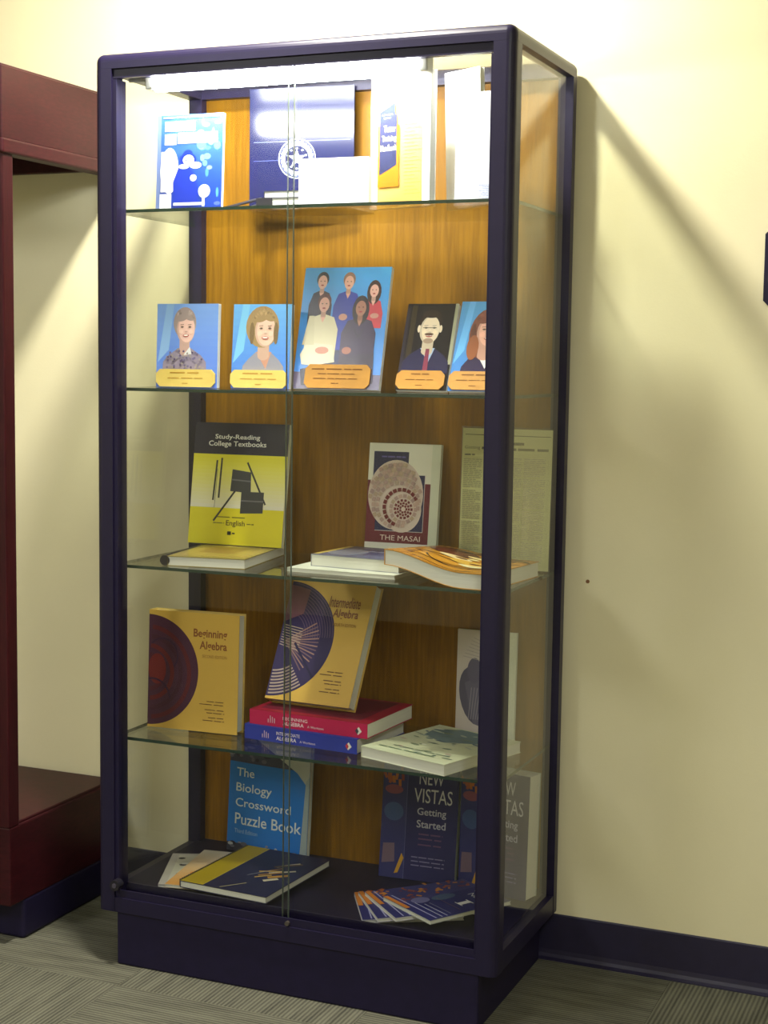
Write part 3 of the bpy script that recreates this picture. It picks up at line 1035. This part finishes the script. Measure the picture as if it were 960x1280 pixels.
# seated pair
a.poly([(.07, .16), (.30, .2), (.44, .22), (.46, .12), (.30, .04), (.1, .03)], (46, 42, 66))
standing(.27, .775, .15, (92, 44, 44), (234, 176, 156), (222, 212, 176), .36, .24)
a.poly([(.08, .20), (.05, .28), (.12, .38), (.42, .36), (.46, .22), (.2, .19)], (226, 218, 192))
a.poly([(.06, .36), (.11, .60), (.17, .60), (.20, .36)], (214, 204, 166)); a.ell(.30, .315, .08, .03, (206, 140, 120), 12)
standing(.70, .745, .15, (44, 26, 40), (180, 122, 102), (62, 46, 82), .38, .08, 'long')
a.poly([(.47, .05), (.92, .05), (.90, .30), (.52, .26)], (56, 44, 74)); a.ell(.585, .315, .055, .03, (176, 110, 94), 12)
a.line((.64, .5), (.70, .42), .0015, (40, 32, 56)); a.line((.76, .5), (.70, .42), .0015, (40, 32, 56))
plaque('large photo plaque of five people in a group, two seated in front', .352, .17, .189, .250, 0, 14, a, .142, .027, .048, GOLD2, (120, 72, 24),
       [(.1, .9, 4), (.2, .8, 3), (.14, .84, 4), (.42, .54, 1)])
# 4 man in suit
a = Art(.106, .180); a.rect(0, 0, 1, 1, (30, 26, 36), (38, 32, 40), 6)
a.rect(.1, .3, .2, .98, (66, 54, 44)); a.rect(.94, .3, 1, 1, (176, 176, 150)); a.rect(.0, .2, .06, .95, (52, 44, 60))
fx, cv, hu, hv, ys = bust(a, .5, .90, .37, (58, 44, 44), (244, 224, 196), (46, 44, 82), 1, 'man', shoulders=.46, base=.2, vneck=(168, 190, 226))
a.poly([(.48, ys + .05), (.55, ys + .05), (.57, .2), (.47, .2)], (140, 62, 88))
a.ell(fx, cv - hv * .19, hu * .2, hv * .04, (110, 80, 66), 12); a.ell(fx, cv - hv * .40, hu * .22, hv * .085, (176, 150, 130), 12); a.ell(fx, cv - hv * .26, hu * .12, hv * .025, (190, 110, 100), 10)
a.line((fx - hu * .3, cv + hv * .01), (fx + hu * .3, cv + hv * .01), .0012, (70, 60, 56))
plaque('dark photo plaque of a bearded man in a suit and tie', .580, .16, .106, .180, 0, 20.8, a, .100, .0, .038, GOLD2, (124, 76, 26),
       [(.3, .7, 2), (.2, .8, 3), (.42, .58, 1)])
# 5 woman with long hair
a = Art(.101, .188); blue_bg(a, (70, 130, 216), (100, 176, 236))
fx, cv, hu, hv, ys = bust(a, .6, .88, .40, (136, 82, 70), (240, 184, 164), (56, 46, 84), 1.1, 'long', shoulders=.42, base=.2, vneck=(240, 238, 240))
a.ell(.36, .48, .12, .14, (160, 96, 66), 14)
plaque('photo plaque of a woman with long reddish hair, behind the right front post', .692, .15, .101, .188, 0, 24, a, .101, .0, .038, GOLD2, (124, 76, 26),
       [(.25, .75, 2), (.15, .85, 3), (.42, .58, 1)])

# ================================================================== SHELF THREE
# comb-bound book lying
bw, bh = .166, .25
a = Art(bw, bh)
a.rect(0, 0, 1, 1, (134, 118, 62)); a.rect(.08, .1, .95, .9, (150, 128, 66)); a.rect(.2, .3, .7, .7, (126, 96, 52)); a.rect(.3, .74, .8, .82, (176, 160, 96))
cb = book('comb_bound_book', 'comb bound book lying flat under the yellow study book', 'book', .125, .068, Z3, bw, bh, .02, 8, lying=True, cover=(150, 138, 84), art=a, gloss=True)
bm = bmesh.new()
prof = []
for k in range(19):
    t0 = k / 19
    prof += [(t0, .0105), (t0 + .7 / 19, .0105), (t0 + .72 / 19, .0085), (t0 + .99 / 19, .0085)]
tube(bm, (-.006, .0094, 0), (-.006, .0094, bh), .01, 14, prof)
bm_obj('comb_binding', bm, BLACK, cb, label='black plastic comb')
# yellow study book
bw, bh = .225, .262
a = Art(bw, bh)
a.rect(0, .74, 1, 1, (40, 38, 62)); a.rect(0, 0, 1, .30, (226, 216, 44))
a.rect(0, .30, 1, .74, (232, 230, 216), (226, 218, 48), 14)
for k, (u0, v0, u1, v1) in enumerate(((.24, .36, .26, .69), (.30, .38, .31, .71), (.585, .68, .80, .34), (.26, .19, .47, .44))):
    a.line((u0, v0), (u1, v1), .0042, (56, 58, 62))
a.line((.26, .30), (.27, .62), .001, (90, 90, 80))
a.poly([(.42, .44), (.64, .43), (.63, .60), (.43, .62)], (66, 68, 76)); a.line((.43, .535), (.635, .525), .003, (110, 112, 120))
a.poly([(.54, .26), (.78, .27), (.78, .44), (.54, .44)], (62, 64, 72)); a.line((.54, .365), (.78, .365), .003, (110, 112, 120))
a.text('Study-Reading', .22, .855, .70, .905, (232, 232, 228), .012); a.text('College Textbooks', .155, .795, .77, .85, (232, 232, 228), .012)
a.scrib(.30, .62, .225, .0022, (120, 116, 40), 2); a.scrib(.26, .38, .175, .0022, (120, 116, 40), 2); a.text('English', .40, .145, .60, .20, (70, 60, 40), .01, minor=True); a.scrib(.62, .70, .175, .0022, (120, 116, 40), 1)
a.rect(.42, .08, .46, .11, (50, 50, 40)); a.scrib(.47, .51, .095, .003, (70, 70, 50), 1)
book('paperback_book', 'yellow and navy paperback about study reading, with drawn chair and pencils', 'book',
     .050, .278, Z3 + .0202, bw, bh, .012, .7, 8.3, art=a, cover=(228, 224, 190), gloss=True)
# shell mosaic book (stands behind lying books)
bw, bh = .160, .247
a = Art(bw, bh)
vb = .03 / bh   # hidden foot
def vv(f): return vb + (1 - vb) * f
a.rect(0, 0, 1, 1, (222, 222, 206)); a.rect(0, vv(.04), .93, vv(.64), (104, 30, 48)); a.rect(0, vv(.0), .93, vv(.04), (214, 212, 204))
a.rect(.88, 0, 1, 1, (206, 212, 192)); a.rect(.62, vv(.62), .88, vv(.68), (222, 222, 206))
a.rect(.04, vv(.62), .1, vv(.93), (222, 222, 206))
a.rect(.07, vv(.55), .56, vv(.92), (36, 36, 78)); a.rect(.13, vv(.155), .80, vv(.70), (36, 36, 78))
a.line((.13, vv(.155)), (.80, vv(.155)), .0012, (200, 190, 190)); a.line((.80, vv(.155)), (.80, vv(.70)), .0012, (200, 190, 190))
a.rect(.56, vv(.70), .88, vv(.955), (222, 222, 206))
a.scrib(.18, .52, vv(.87), .003, (96, 90, 160), 3)
ec = (.40, vv(.505))
a.ell(ec[0], ec[1], .385, .295, (206, 190, 178), 40)
a.ell(.50, vv(.36), .27, .19, (206, 190, 178), 30)
rr = random.Random(5)
def mosaic(cu, cv, radii, n0, cols, sizes, a0=0, a1=360):
    for q, r_ in enumerate(radii):
        nn_ = max(6, int(n0 * r_ / radii[0]))
        for k in range(nn_):
            t0 = a0 + (a1 - a0) * k / nn_
            t = R(t0)
            c = cols(q, k, t0)
            sz = sizes[min(q, len(sizes) - 1)]
            pu, pv = cu + r_ * math.cos(t) / bw, cv + r_ * math.sin(t) / bh
            ct_, st_ = math.cos(t), math.sin(t)
            pts = []
            for dx, dy in ((-1, -1), (1, -1), (1, 1), (-1, 1)):
                x, y = dx * sz * .5, dy * sz * .55
                pts.append((pu + (x * ct_ - y * st_) / bw, pv + (x * st_ + y * ct_) / bh))
            if all((p[0] - ec[0]) ** 2 / .385 ** 2 + (p[1] - ec[1]) ** 2 / .295 ** 2 < 1.0 for p in pts):
                a.poly(pts, c)
DR, PK = (106, 26, 38), [(176, 148, 140), (188, 160, 148), (166, 140, 136), (178, 156, 134)]
cc_ = (.52, vv(.37))
mosaic(cc_[0], cc_[1], [.007, .0125], 7, lambda q, k, t: DR, [.0045])
mosaic(cc_[0], cc_[1], [.0185], 15, lambda q, k, t: DR, [.0050])
mosaic(cc_[0], cc_[1], [.0275], 17, lambda q, k, t: PK[k % 4], [.0075])
mosaic(cc_[0] - .03, cc_[1] + .012, [.0375], 22, lambda q, k, t: DR if 20 < t < 250 else PK[k % 4], [.0078])
mosaic(cc_[0] - .07, cc_[1] + .03, [.047, .056, .066, .075, .085], 27, lambda q, k, t: DR if (q == 4 and 130 < t < 170) else PK[(k + q) % 4], [.0075, .0078, .008])
a.text('THE MASAI', .22, vv(.065), .78, vv(.115), (226, 206, 196), .0)
book('paperback_book', 'maroon book with a spiral shell mosaic on its cover', 'book', .440, .338, Z3, bw, bh, .012, .9, 6.5, art=a, cover=(206, 212, 192))
# clipping in stand
cw, ch = .188, .284
a = Art(cw, ch)
a.rect(0, 0, 1, 1, (238, 236, 172)); a.line((.03, .955), (.98, .95), .0014, (90, 92, 60)); a.rect(.52, .885, .69, .905, (110, 108, 76))
a.text('Getting', .03, .845, .2, .875, (120, 118, 84)); a.scrib(.22, .5, .86, .005, (124, 122, 88), 2); a.scrib(.5, .98, .855, .005, (124, 122, 88), 3)
a.scrib(.03, .15, .81, .003, (100, 98, 70), 1)
for ci, (u0, u1) in enumerate(((.02, .23), (.26, .46), (.49, .69), (.72, .96))):
    for k in range(56):
        v = .79 - .0132 * k
        if (k * 7 + ci * 5) % 17 == 0: continue
        a.scrib(u0, u1 - (.06 if (k + ci) % 6 == 0 else 0), v, .0019, (184, 180, 140), 4, k + ci * 60)
cl = thing('newspaper_clipping', 'newspaper clipping in a clear upright stand by the right post', 'clipping', (.657, .325, Z3 + .0012), (R(-3), 0, R(2)))
bm = bmesh.new(); slab(bm, 0, cw, .0, .0015, 0.002, ch, lambda X, Y, Z: (X, Y, Z)); bm_obj('clipping_sheet', bm, solid((238, 236, 172), 0.6), cl)
a.build(a.g, 'newsprint', lambda u, v, e: (u * cw, -e, .002 + v * (ch - .002)), cl, PRINT)
a.build(a.t, 'headline_lettering', lambda u, v, e: (u * cw, -e, .002 + v * (ch - .002)), cl, PRINT)
bm = bmesh.new()
bx(bm, -.002, cw + .002, -.0042, -.0026, 0, ch + .004); bx(bm, -.002, cw + .002, .0026, .0042, 0, ch + .004)
bx(bm, -.002, cw + .002, -.0042, .03, 0, .0018)
bm_obj('acrylic_stand', bm, ACRYLIC, cl)
# lying books in the middle
book('thin_booklet', 'thin pale booklet lying at the bottom of the middle pile', 'booklet', .375, .108, Z3, .235, .20, .008, -2, lying=True, cover=(206, 208, 192))
a = Art(.22, .165)
a.rect(0, 0, 1, 1, (92, 98, 128)); a.rect(.3, .3, .9, .95, (66, 72, 108)); a.scrib(.35, .85, .62, .004, (190, 196, 210), 3); a.ell(.25, .4, .2, .3, (120, 122, 140)); a.rect(0, .05, .06, .95, (196, 170, 90))
book('lying_book', 'grey blue covered book lying on the thin pale booklet', 'book', .407, .15, Z3 + .0082, .20, .160, .024, -6, lying=True, cover=(150, 152, 160), art=a, gloss=True)
# big golden magazine, draped
a = Art(.215, .275)
a.rect(0, 0, 1, 1, (176, 118, 34)); a.rect(.02, .02, .98, .98, (190, 132, 40))
rr = random.Random(11)
for k in range(9):
    y0 = .08 + .1 * k
    p0 = (.02, y0 + rr.uniform(-.03, .03))
    for q in range(6):
        p1 = (p0[0] + .16, y0 + rr.uniform(-.05, .05))
        a.line(p0, p1, rr.uniform(.002, .007), rr.choice([(70, 36, 20), (96, 52, 24), (120, 70, 30), (58, 30, 26)]))
        p0 = p1
a.ell(.3, .72, .24, .16, (92, 38, 26)); a.ell(.42, .52, .16, .06, (226, 204, 150)); a.ell(.62, .42, .2, .08, (214, 168, 66)); a.ell(.7, .3, .14, .05, (230, 214, 160)); a.ell(.4, .25, .22, .06, (208, 146, 44))
for k in range(8): a.ell(rr.uniform(.1, .9), rr.uniform(.1, .9), rr.uniform(.03, .09), rr.uniform(.015, .04), rr.choice([(226, 176, 70), (120, 64, 30), (232, 206, 140)]))
a.arc(.55, .4, .07, .004, (60, 36, 24), 200, 340, 14); a.arc(.65, .6, .09, .004, (60, 36, 24), 20, 160, 14)
def drape(u, v):
    e = max(0.0, min(1.0, (u) / .75))
    return -.0330 * (1 - .5 * v) * (1 - e * e * (3 - 2 * e))
book('illustrated_book', 'thick soft book with golden painted cover sagging over the grey blue book', 'book', .602, .0645, Z3, .218, .235, .030, -6, lying=True, cover=(196, 140, 44), art=a, gloss=True, bend=drape)

# ================================================================== SHELF FOUR
def algebra_cover(w_, h_, t1, t2, t3, fan):
    a = Art(w_, h_)
    a.rect(0, 0, 1, 1, (206, 168, 78))
    r_ = h_ * .47
    if not fan:
        a.circ(0, .49, r_, (74, 40, 62), 40, -90, 90)
        for q, c in enumerate(((92, 34, 42), (70, 34, 52), (100, 36, 40), (80, 32, 48))):
            a.arc(.0, .47, r_ * (.82 - .17 * q), r_ * .08, c, -85, 85, 24)
        a.ell(.1, .5, .1, .13, (112, 38, 40)); a.arc(.16, .62, r_ * .3, .004, (58, 32, 60), -40, 140, 14, (0, 0, 1, 1)); a.arc(.05, .25, r_ * .35, .004, (58, 32, 60), 0, 120, 14, (0, 0, 1, 1))
    else:
        a.circ(0, .49, r_, (50, 40, 84), 40, -90, 90)
        for q in range(12):
            a.arc(0, .49, r_ * (.97 - .045 * q), .0015, (96, 76, 108), 5, 86, 22)
        for q in range(8):
            a.arc(0, .49, r_ * (.95 - .055 * q), .0035, (166, 146, 142), -88, -52, 12)
        for q in range(14):
            t = R(-50 + 6.5 * q)
            a.line((.08 / 1, .47), (.08 + r_ * .62 * math.cos(t) / w_, .47 + r_ * .62 * math.sin(t) / h_), .0028, (146, 112, 110) if q % 2 else (110, 84, 100))
        for q in range(9):
            a.line((.02, .44 + .02 * q), (.26, .40 + .022 * q), .0018, (170, 150, 140))
        a.poly([(0, .62), (.22, .70), (.24, .9), (0, .93)], (112, 74, 92)); a.line((.2, .46), (.5, .2), .005, (40, 34, 70))
    col = (132, 78, 46)
    a.text(t1, .50, .775, .87, .865, col, .006 if fan else .02); a.text(t2, .57, .675, .87, .765, col, .02); a.text(t3, .60, .625, .87, .65, (140, 96, 50), minor=True)
    for v, u in ((.26, .66), (.235, .58), (.19, .64), (.165, .66), (.125, .68), (.10, .62)):
        a.scrib(u, .86, v, .0016, (104, 74, 48), 2)
    return a
bw, bh = .208, .248
book('algebra_textbook', 'tan beginning algebra textbook with dark red half circle cover', 'book', .036, .135, Z4, bw, bh, .032, 3, 2.5,
     art=algebra_cover(bw, bh, 'Beginning', 'Algebra', 'SECOND EDITION', False), cover=(206, 176, 96), hard=True)
# stacked worktexts: spine towards the front
def spine_art(h_, t_, col, l1, l2, l3, dia):
    s = Art(h_, t_)
    s.rect(0, 0, 1, 1, col)
    for k in range(4):
        s.rect(.16 + .018 * k, .22, .167 + .018 * k, .48 + .16 * ((k * 3) % 4) / 2, (200, 170, 190))
    s.text(l1, .29, .53, .50, .75, (232, 220, 228), .0); s.text(l2, .29, .18, .47, .44, (232, 220, 228), .01); s.text(l3, .50, .2, .64, .36, (222, 206, 216))
    s.poly([(.90, .45), (.925, .20), (.955, .45), (.93, .74)], (226, 222, 214)); s.poly([(.90, .45), (.918, .25), (.93, .45), (.915, .66)], dia)
    return s
def cover_plain(w_, h_, c1, c2):
    a = Art(w_, h_); a.rect(0, 0, 1, 1, c1); a.rect(.1, .1, .95, .95, c2); return a
bw, bh, bt = .205, .263, .030
book('algebra_worktext', 'blue intermediate algebra worktext lying under the red one', 'book', .527, .117, Z4, bw, bh, bt, 85, lying=True, cover=(44, 56, 150),
     art=cover_plain(bw, bh, (44, 56, 150), (40, 50, 130)), spine_art=spine_art(bh, bt, (44, 58, 158), 'INTERMEDIATE', 'ALGEBRA', 'A Worktext', (176, 50, 70)))
book('algebra_worktext', 'red beginning algebra worktext lying on the blue one', 'book', .545, .126, Z4 + bt + .0006, bw, .272, bt, 86, lying=True, cover=(170, 28, 66),
     art=cover_plain(bw, .272, (150, 24, 52), (110, 24, 50)), spine_art=spine_art(.272, bt, (186, 30, 82), 'BEGINNING', 'ALGEBRA', 'A Worktext', (60, 60, 76)))
bw, bh = .196, .268
book('algebra_textbook', 'tan intermediate algebra textbook with striped fan cover leaning on the red worktext', 'book', .287, .186, Z4 + .0612, bw, bh, .034, -3.5, 27,
     art=algebra_cover(bw, bh, 'Intermediate', 'Algebra', 'FOURTH EDITION', True), cover=(206, 172, 88), hard=True)
# white-green book lying
a = Art(.208, .245)
a.rect(0, 0, 1, 1, (208, 214, 182))
rr = random.Random(3)
a.poly([(.15, .62), (.5, .55), (.85, .72), (.9, .95), (.3, .98), (.08, .85)], (110, 132, 138))
for k in range(46):
    u, v = rr.uniform(.08, .92), rr.uniform(.12, .95)
    a.ell(u, v, rr.uniform(.02, .08), rr.uniform(.006, .02), rr.choice([(92, 116, 108), (180, 190, 176), (126, 140, 118), (224, 228, 206), (196, 176, 160), (80, 104, 128)]), 10, rot=rr.uniform(-30, 30))
a.scrib(.1, .8, .12, .004, (120, 140, 116), 4); a.scrib(.2, .9, .2, .003, (110, 128, 110), 4)
book('lying_book', 'pale green and white book lying beside the stacked worktexts', 'book', .542, .104, Z4, .208, .245, .022, -18, lying=True, cover=(214, 216, 196), art=a)
# white book with grey picture
a = Art(.128, .222)
a.rect(0, 0, 1, 1, (198, 188, 184)); a.ell(.32, .38, .26, .28, (92, 88, 108), rot=12); a.poly([(.14, .5), (.3, .12), (.9, .02), (.95, .2), (.5, .6)], (104, 100, 120)); a.ell(.3, .62, .12, .12, (98, 94, 116)); a.ell(.75, .28, .2, .28, (120, 116, 122))
for k in range(7): a.line((.1 + .03 * k, .75 + .03 * k), (.4, .72 + .03 * k), .0012, (168, 160, 160))
for k in range(6): a.line((.22 + .04 * k, .16), (.26 + .05 * k, .46), .002, (136, 130, 146))
a.rect(.82, 0, 1, 1, (206, 212, 190))
book('paperback_book', 'white paperback with a grey drawing, standing behind the right front post', 'book', .645, .356, Z4, .128, .222, .008, 1, 2, art=a, cover=(204, 208, 190))

# ================================================================== BOTTOM DECK
bw, bh = .204, .27
a = Art(bw, bh)
a.rect(0, 0, 1, 1, (36, 116, 206)); a.rect(0, .0, 1, .07, (58, 58, 80)); a.rect(0, .74, 1, 1, (64, 66, 92))
rr = random.Random(9)
for k in range(26):
    a.ell(rr.uniform(.02, .9), rr.uniform(.01, .09), rr.uniform(.015, .05), rr.uniform(.006, .018), rr.choice([(96, 98, 118), (140, 144, 160), (40, 40, 62), (176, 180, 190)]), 8)
    a.ell(rr.uniform(.02, .5), rr.uniform(.76, .97), rr.uniform(.02, .06), rr.uniform(.01, .025), rr.choice([(92, 92, 116), (48, 46, 72), (120, 120, 136)]), 8)
a.poly([(.22, 1), (1, 1), (1, .6), (.86, .72), (.6, .84)], (176, 182, 178)); a.poly([(.92, 0), (1, 0), (1, .7), (.96, .66)], (150, 164, 170))
for i, (s_, u1) in enumerate((('The', .33), ('Biology', .56), ('Crossword', .80), ('Puzzle Book', .93))):
    v = .625 - .125 * i
    a.text(s_, .10, v - (.022 if i in (1, 3) else 0), u1, v + .07, (206, 220, 232), .008)
a.text('Third Edition', .10, .155, .40, .19, (150, 190, 232), minor=True)
book('puzzle_book', 'blue biology crossword puzzle book standing with curling cover on the case floor', 'book', .114, .340, ZD + .0007, bw, bh, .012, -8, 4, art=a, cover=(176, 184, 186),
     bend=lambda u, v: .014 * u * u * u)

# fanned booklets at the left
a = Art(.16, .21); a.rect(0, 0, 1, 1, (190, 186, 180)); a.rect(.1, .05, .95, .95, (206, 204, 190))
for k in range(24): a.ell(rr.uniform(.15, .9), rr.uniform(.05, .9), .05, .03, rr.choice([(54, 50, 60), (70, 110, 50), (226, 226, 220), (60, 50, 76), (40, 40, 50)]), 9)
book('thin_booklet', 'white booklet with black and green picture, lowest of the left fan', 'booklet', .106, .062, ZD, .16, .20, .007, 22, lying=True, cover=(196, 190, 186), art=a)
a = Art(.2, .25); a.rect(0, 0, 1, 1, (224, 160, 80), (226, 220, 206), 12); a.ell(.42, .66, .14, .07, (90, 60, 150)); a.ell(.52, .7, .07, .06, (110, 70, 160)); a.ell(.55, .57, .13, .06, (76, 140, 150)); a.ell(.3, .35, .18, .06, (232, 150, 70)); a.ell(.36, .26, .1, .03, (206, 70, 60))
a.text('A LOOK', .30, .88, .88, .94, (50, 44, 60), .02)
book('thin_booklet', 'white and orange booklet titled a look, in the middle of the left fan', 'booklet', .128, .052, ZD + .0072, .2, .23, .007, 9, lying=True, cover=(228, 214, 190), art=a)
a = Art(.21, .268); a.rect(0, 0, 1, 1, (40, 40, 72)); a.rect(0, 0, .27, 1, (172, 150, 34)); a.line((.27, 0), (.27, 1), .001, (214, 196, 90))
for k in range(9):
    u, v = rr.uniform(.48, .8), rr.uniform(.22, .7)
    a.line((u, v), (u + rr.uniform(.08, .22), v + rr.uniform(.06, .16)), rr.uniform(.004, .012), rr.choice([(190, 140, 60), (150, 110, 60), (206, 196, 170), (100, 80, 60), (196, 160, 80)]))
a.line((.45, .02), (.62, .2), .003, (170, 160, 120)); a.line((.5, .36), (.64, .54), .002, (150, 150, 160))
sp = book('spiral_booklet', 'navy spiral booklet with a yellow band, topmost of the left fan', 'booklet', .166, .048, ZD + .0144, .205, .262, .014, -4, lying=True, cover=(48, 48, 80), art=a)
bm = bmesh.new()
for k in range(34):
    z0 = .004 + .0076 * k
    bx(bm, -.0035, .0015, -.0012, .0135, z0, z0 + .004)
bm_obj('spiral_binding', bm, solid((60, 56, 40), 0.4), sp, label='row of dark wire loops')

# vistas books
def vistas(w_, h_):
    a = Art(w_, h_)
    a.rect(0, 0, 1, 1, (38, 38, 92)); a.rect(0, 0, .32, 1, (48, 50, 106)); a.line((.325, 0), (.325, 1), .0012, (84, 84, 140))
    rr = random.Random(21)
    for k in range(10):
        u, v = .12 + rr.uniform(-.08, .16), .80 + rr.uniform(-.09, .1)
        a.line((u, v), (u + rr.uniform(-.05, .05), v + .06), .006, rr.choice([(160, 84, 50), (176, 104, 48), (132, 60, 60)]))
    a.ell(.15, .76, .12, .04, (130, 70, 90)); a.ell(.16, .57, .13, .08, (60, 80, 130)); a.poly([(.03, .12), (.2, .14), (.19, .3), (.04, .29)], (110, 90, 110)); a.poly([(.2, .04), (.25, .05), (.32, .18), (.29, .22)], (186, 140, 50))
    a.text('NEW', .48, .825, .80, .935, (196, 196, 206), .0); a.text('VISTAS', .42, .67, .92, .79, (196, 196, 206), .0)
    a.text('Getting', .47, .545, .85, .625, (178, 178, 200), .01, minor=True); a.text('Started', .47, .455, .85, .52, (178, 178, 200), .01, minor=True)
    for v in (.40, .36, .31): a.scrib(.5, .82, v, .003, (96, 66, 110), 2)
    for v in (.20, .165, .13): a.scrib(.42, .86, v, .0022, (120, 116, 160), 3)
    return a
bw, bh = .168, .245
book('vistas_textbook', 'navy new vistas textbook standing upright with flower band', 'book', .492, .318, ZD, bw, bh, .018, 3, 7, art=vistas(bw, bh), cover=(150, 158, 150))
bw, bh = .160, .256
book('vistas_textbook', 'thick new vistas textbook with wide pale page edges behind the right post', 'book', .667, .330, ZD, bw, bh, .046, -11, 2, art=vistas(bw, bh), cover=(168, 178, 160))
def vistas_flat(w_, h_, k0):
    a = Art(w_, h_)
    a.rect(0, 0, 1, 1, (40, 42, 104)); a.rect(0, 0, .34, 1, (56, 58, 116))
    rr = random.Random(31 + k0)
    for k in range(34):
        u, v = rr.uniform(.02, .26), rr.uniform(.05, .95)
        a.line((u, v), (u + rr.uniform(-.08, .08), v + rr.uniform(-.06, .06)), rr.uniform(.004, .009), rr.choice([(170, 96, 44), (150, 78, 50), (186, 124, 60), (110, 56, 76)]))
    a.ell(.42, .5, .09, .14, (70, 88, 120)); a.ell(.36, .25, .1, .1, (110, 110, 160))
    a.rect(.0, .0, .5, .05, (196, 120, 50)); a.line((.02, .09), (.98, .09), .003, (150, 150, 196)); a.line((.4, .16), (.98, .16), .002, (170, 172, 200)); a.line((.5, .22), (.98, .22), .002, (170, 172, 200)); a.line((.5, .28), (.95, .28), .002, (120, 120, 150))
    a.line((.4, .42), (.9, .42), .0014, (120, 90, 90))
    a.text('I', .70, .50, .78, .64, (226, 226, 232), .0)
    for u, q in ((.70, .50), (.70, .635)): a.rect(u - .04, q - .006, u + .12, q + .006, (226, 226, 232))
    a.text('VISTAS', .42, .86, .94, .95, (206, 206, 216)); a.text('NEW', .52, .74, .84, .82, (206, 206, 216))
    return a
bw, bh = .155, .20
for i, (cx, cy, ang, lb) in enumerate(((.572, .052, 30, 'navy flowered booklet, lowest of the right fan of booklets'), (.604, .052, 38, 'navy flowered booklet, second from the bottom of the right fan'),
                                       (.642, .050, 46, 'navy flowered booklet, second from the top of the right fan'), (.715, .045, 58, 'navy booklet with a large numeral, topmost of the right fan'))):
    ya = ang - 90
    bxo = cx + bw * math.cos(R(ang + 90))
    byo = cy + bw * math.sin(R(ang + 90))
    book('vistas_booklet', lb, 'booklet', bxo, byo, ZD + .0077 * i, bw, bh, .0075, ya, lying=True, cover=(186, 190, 186) if i == 3 else (206, 204, 214), art=vistas_flat(bw, bh, i))
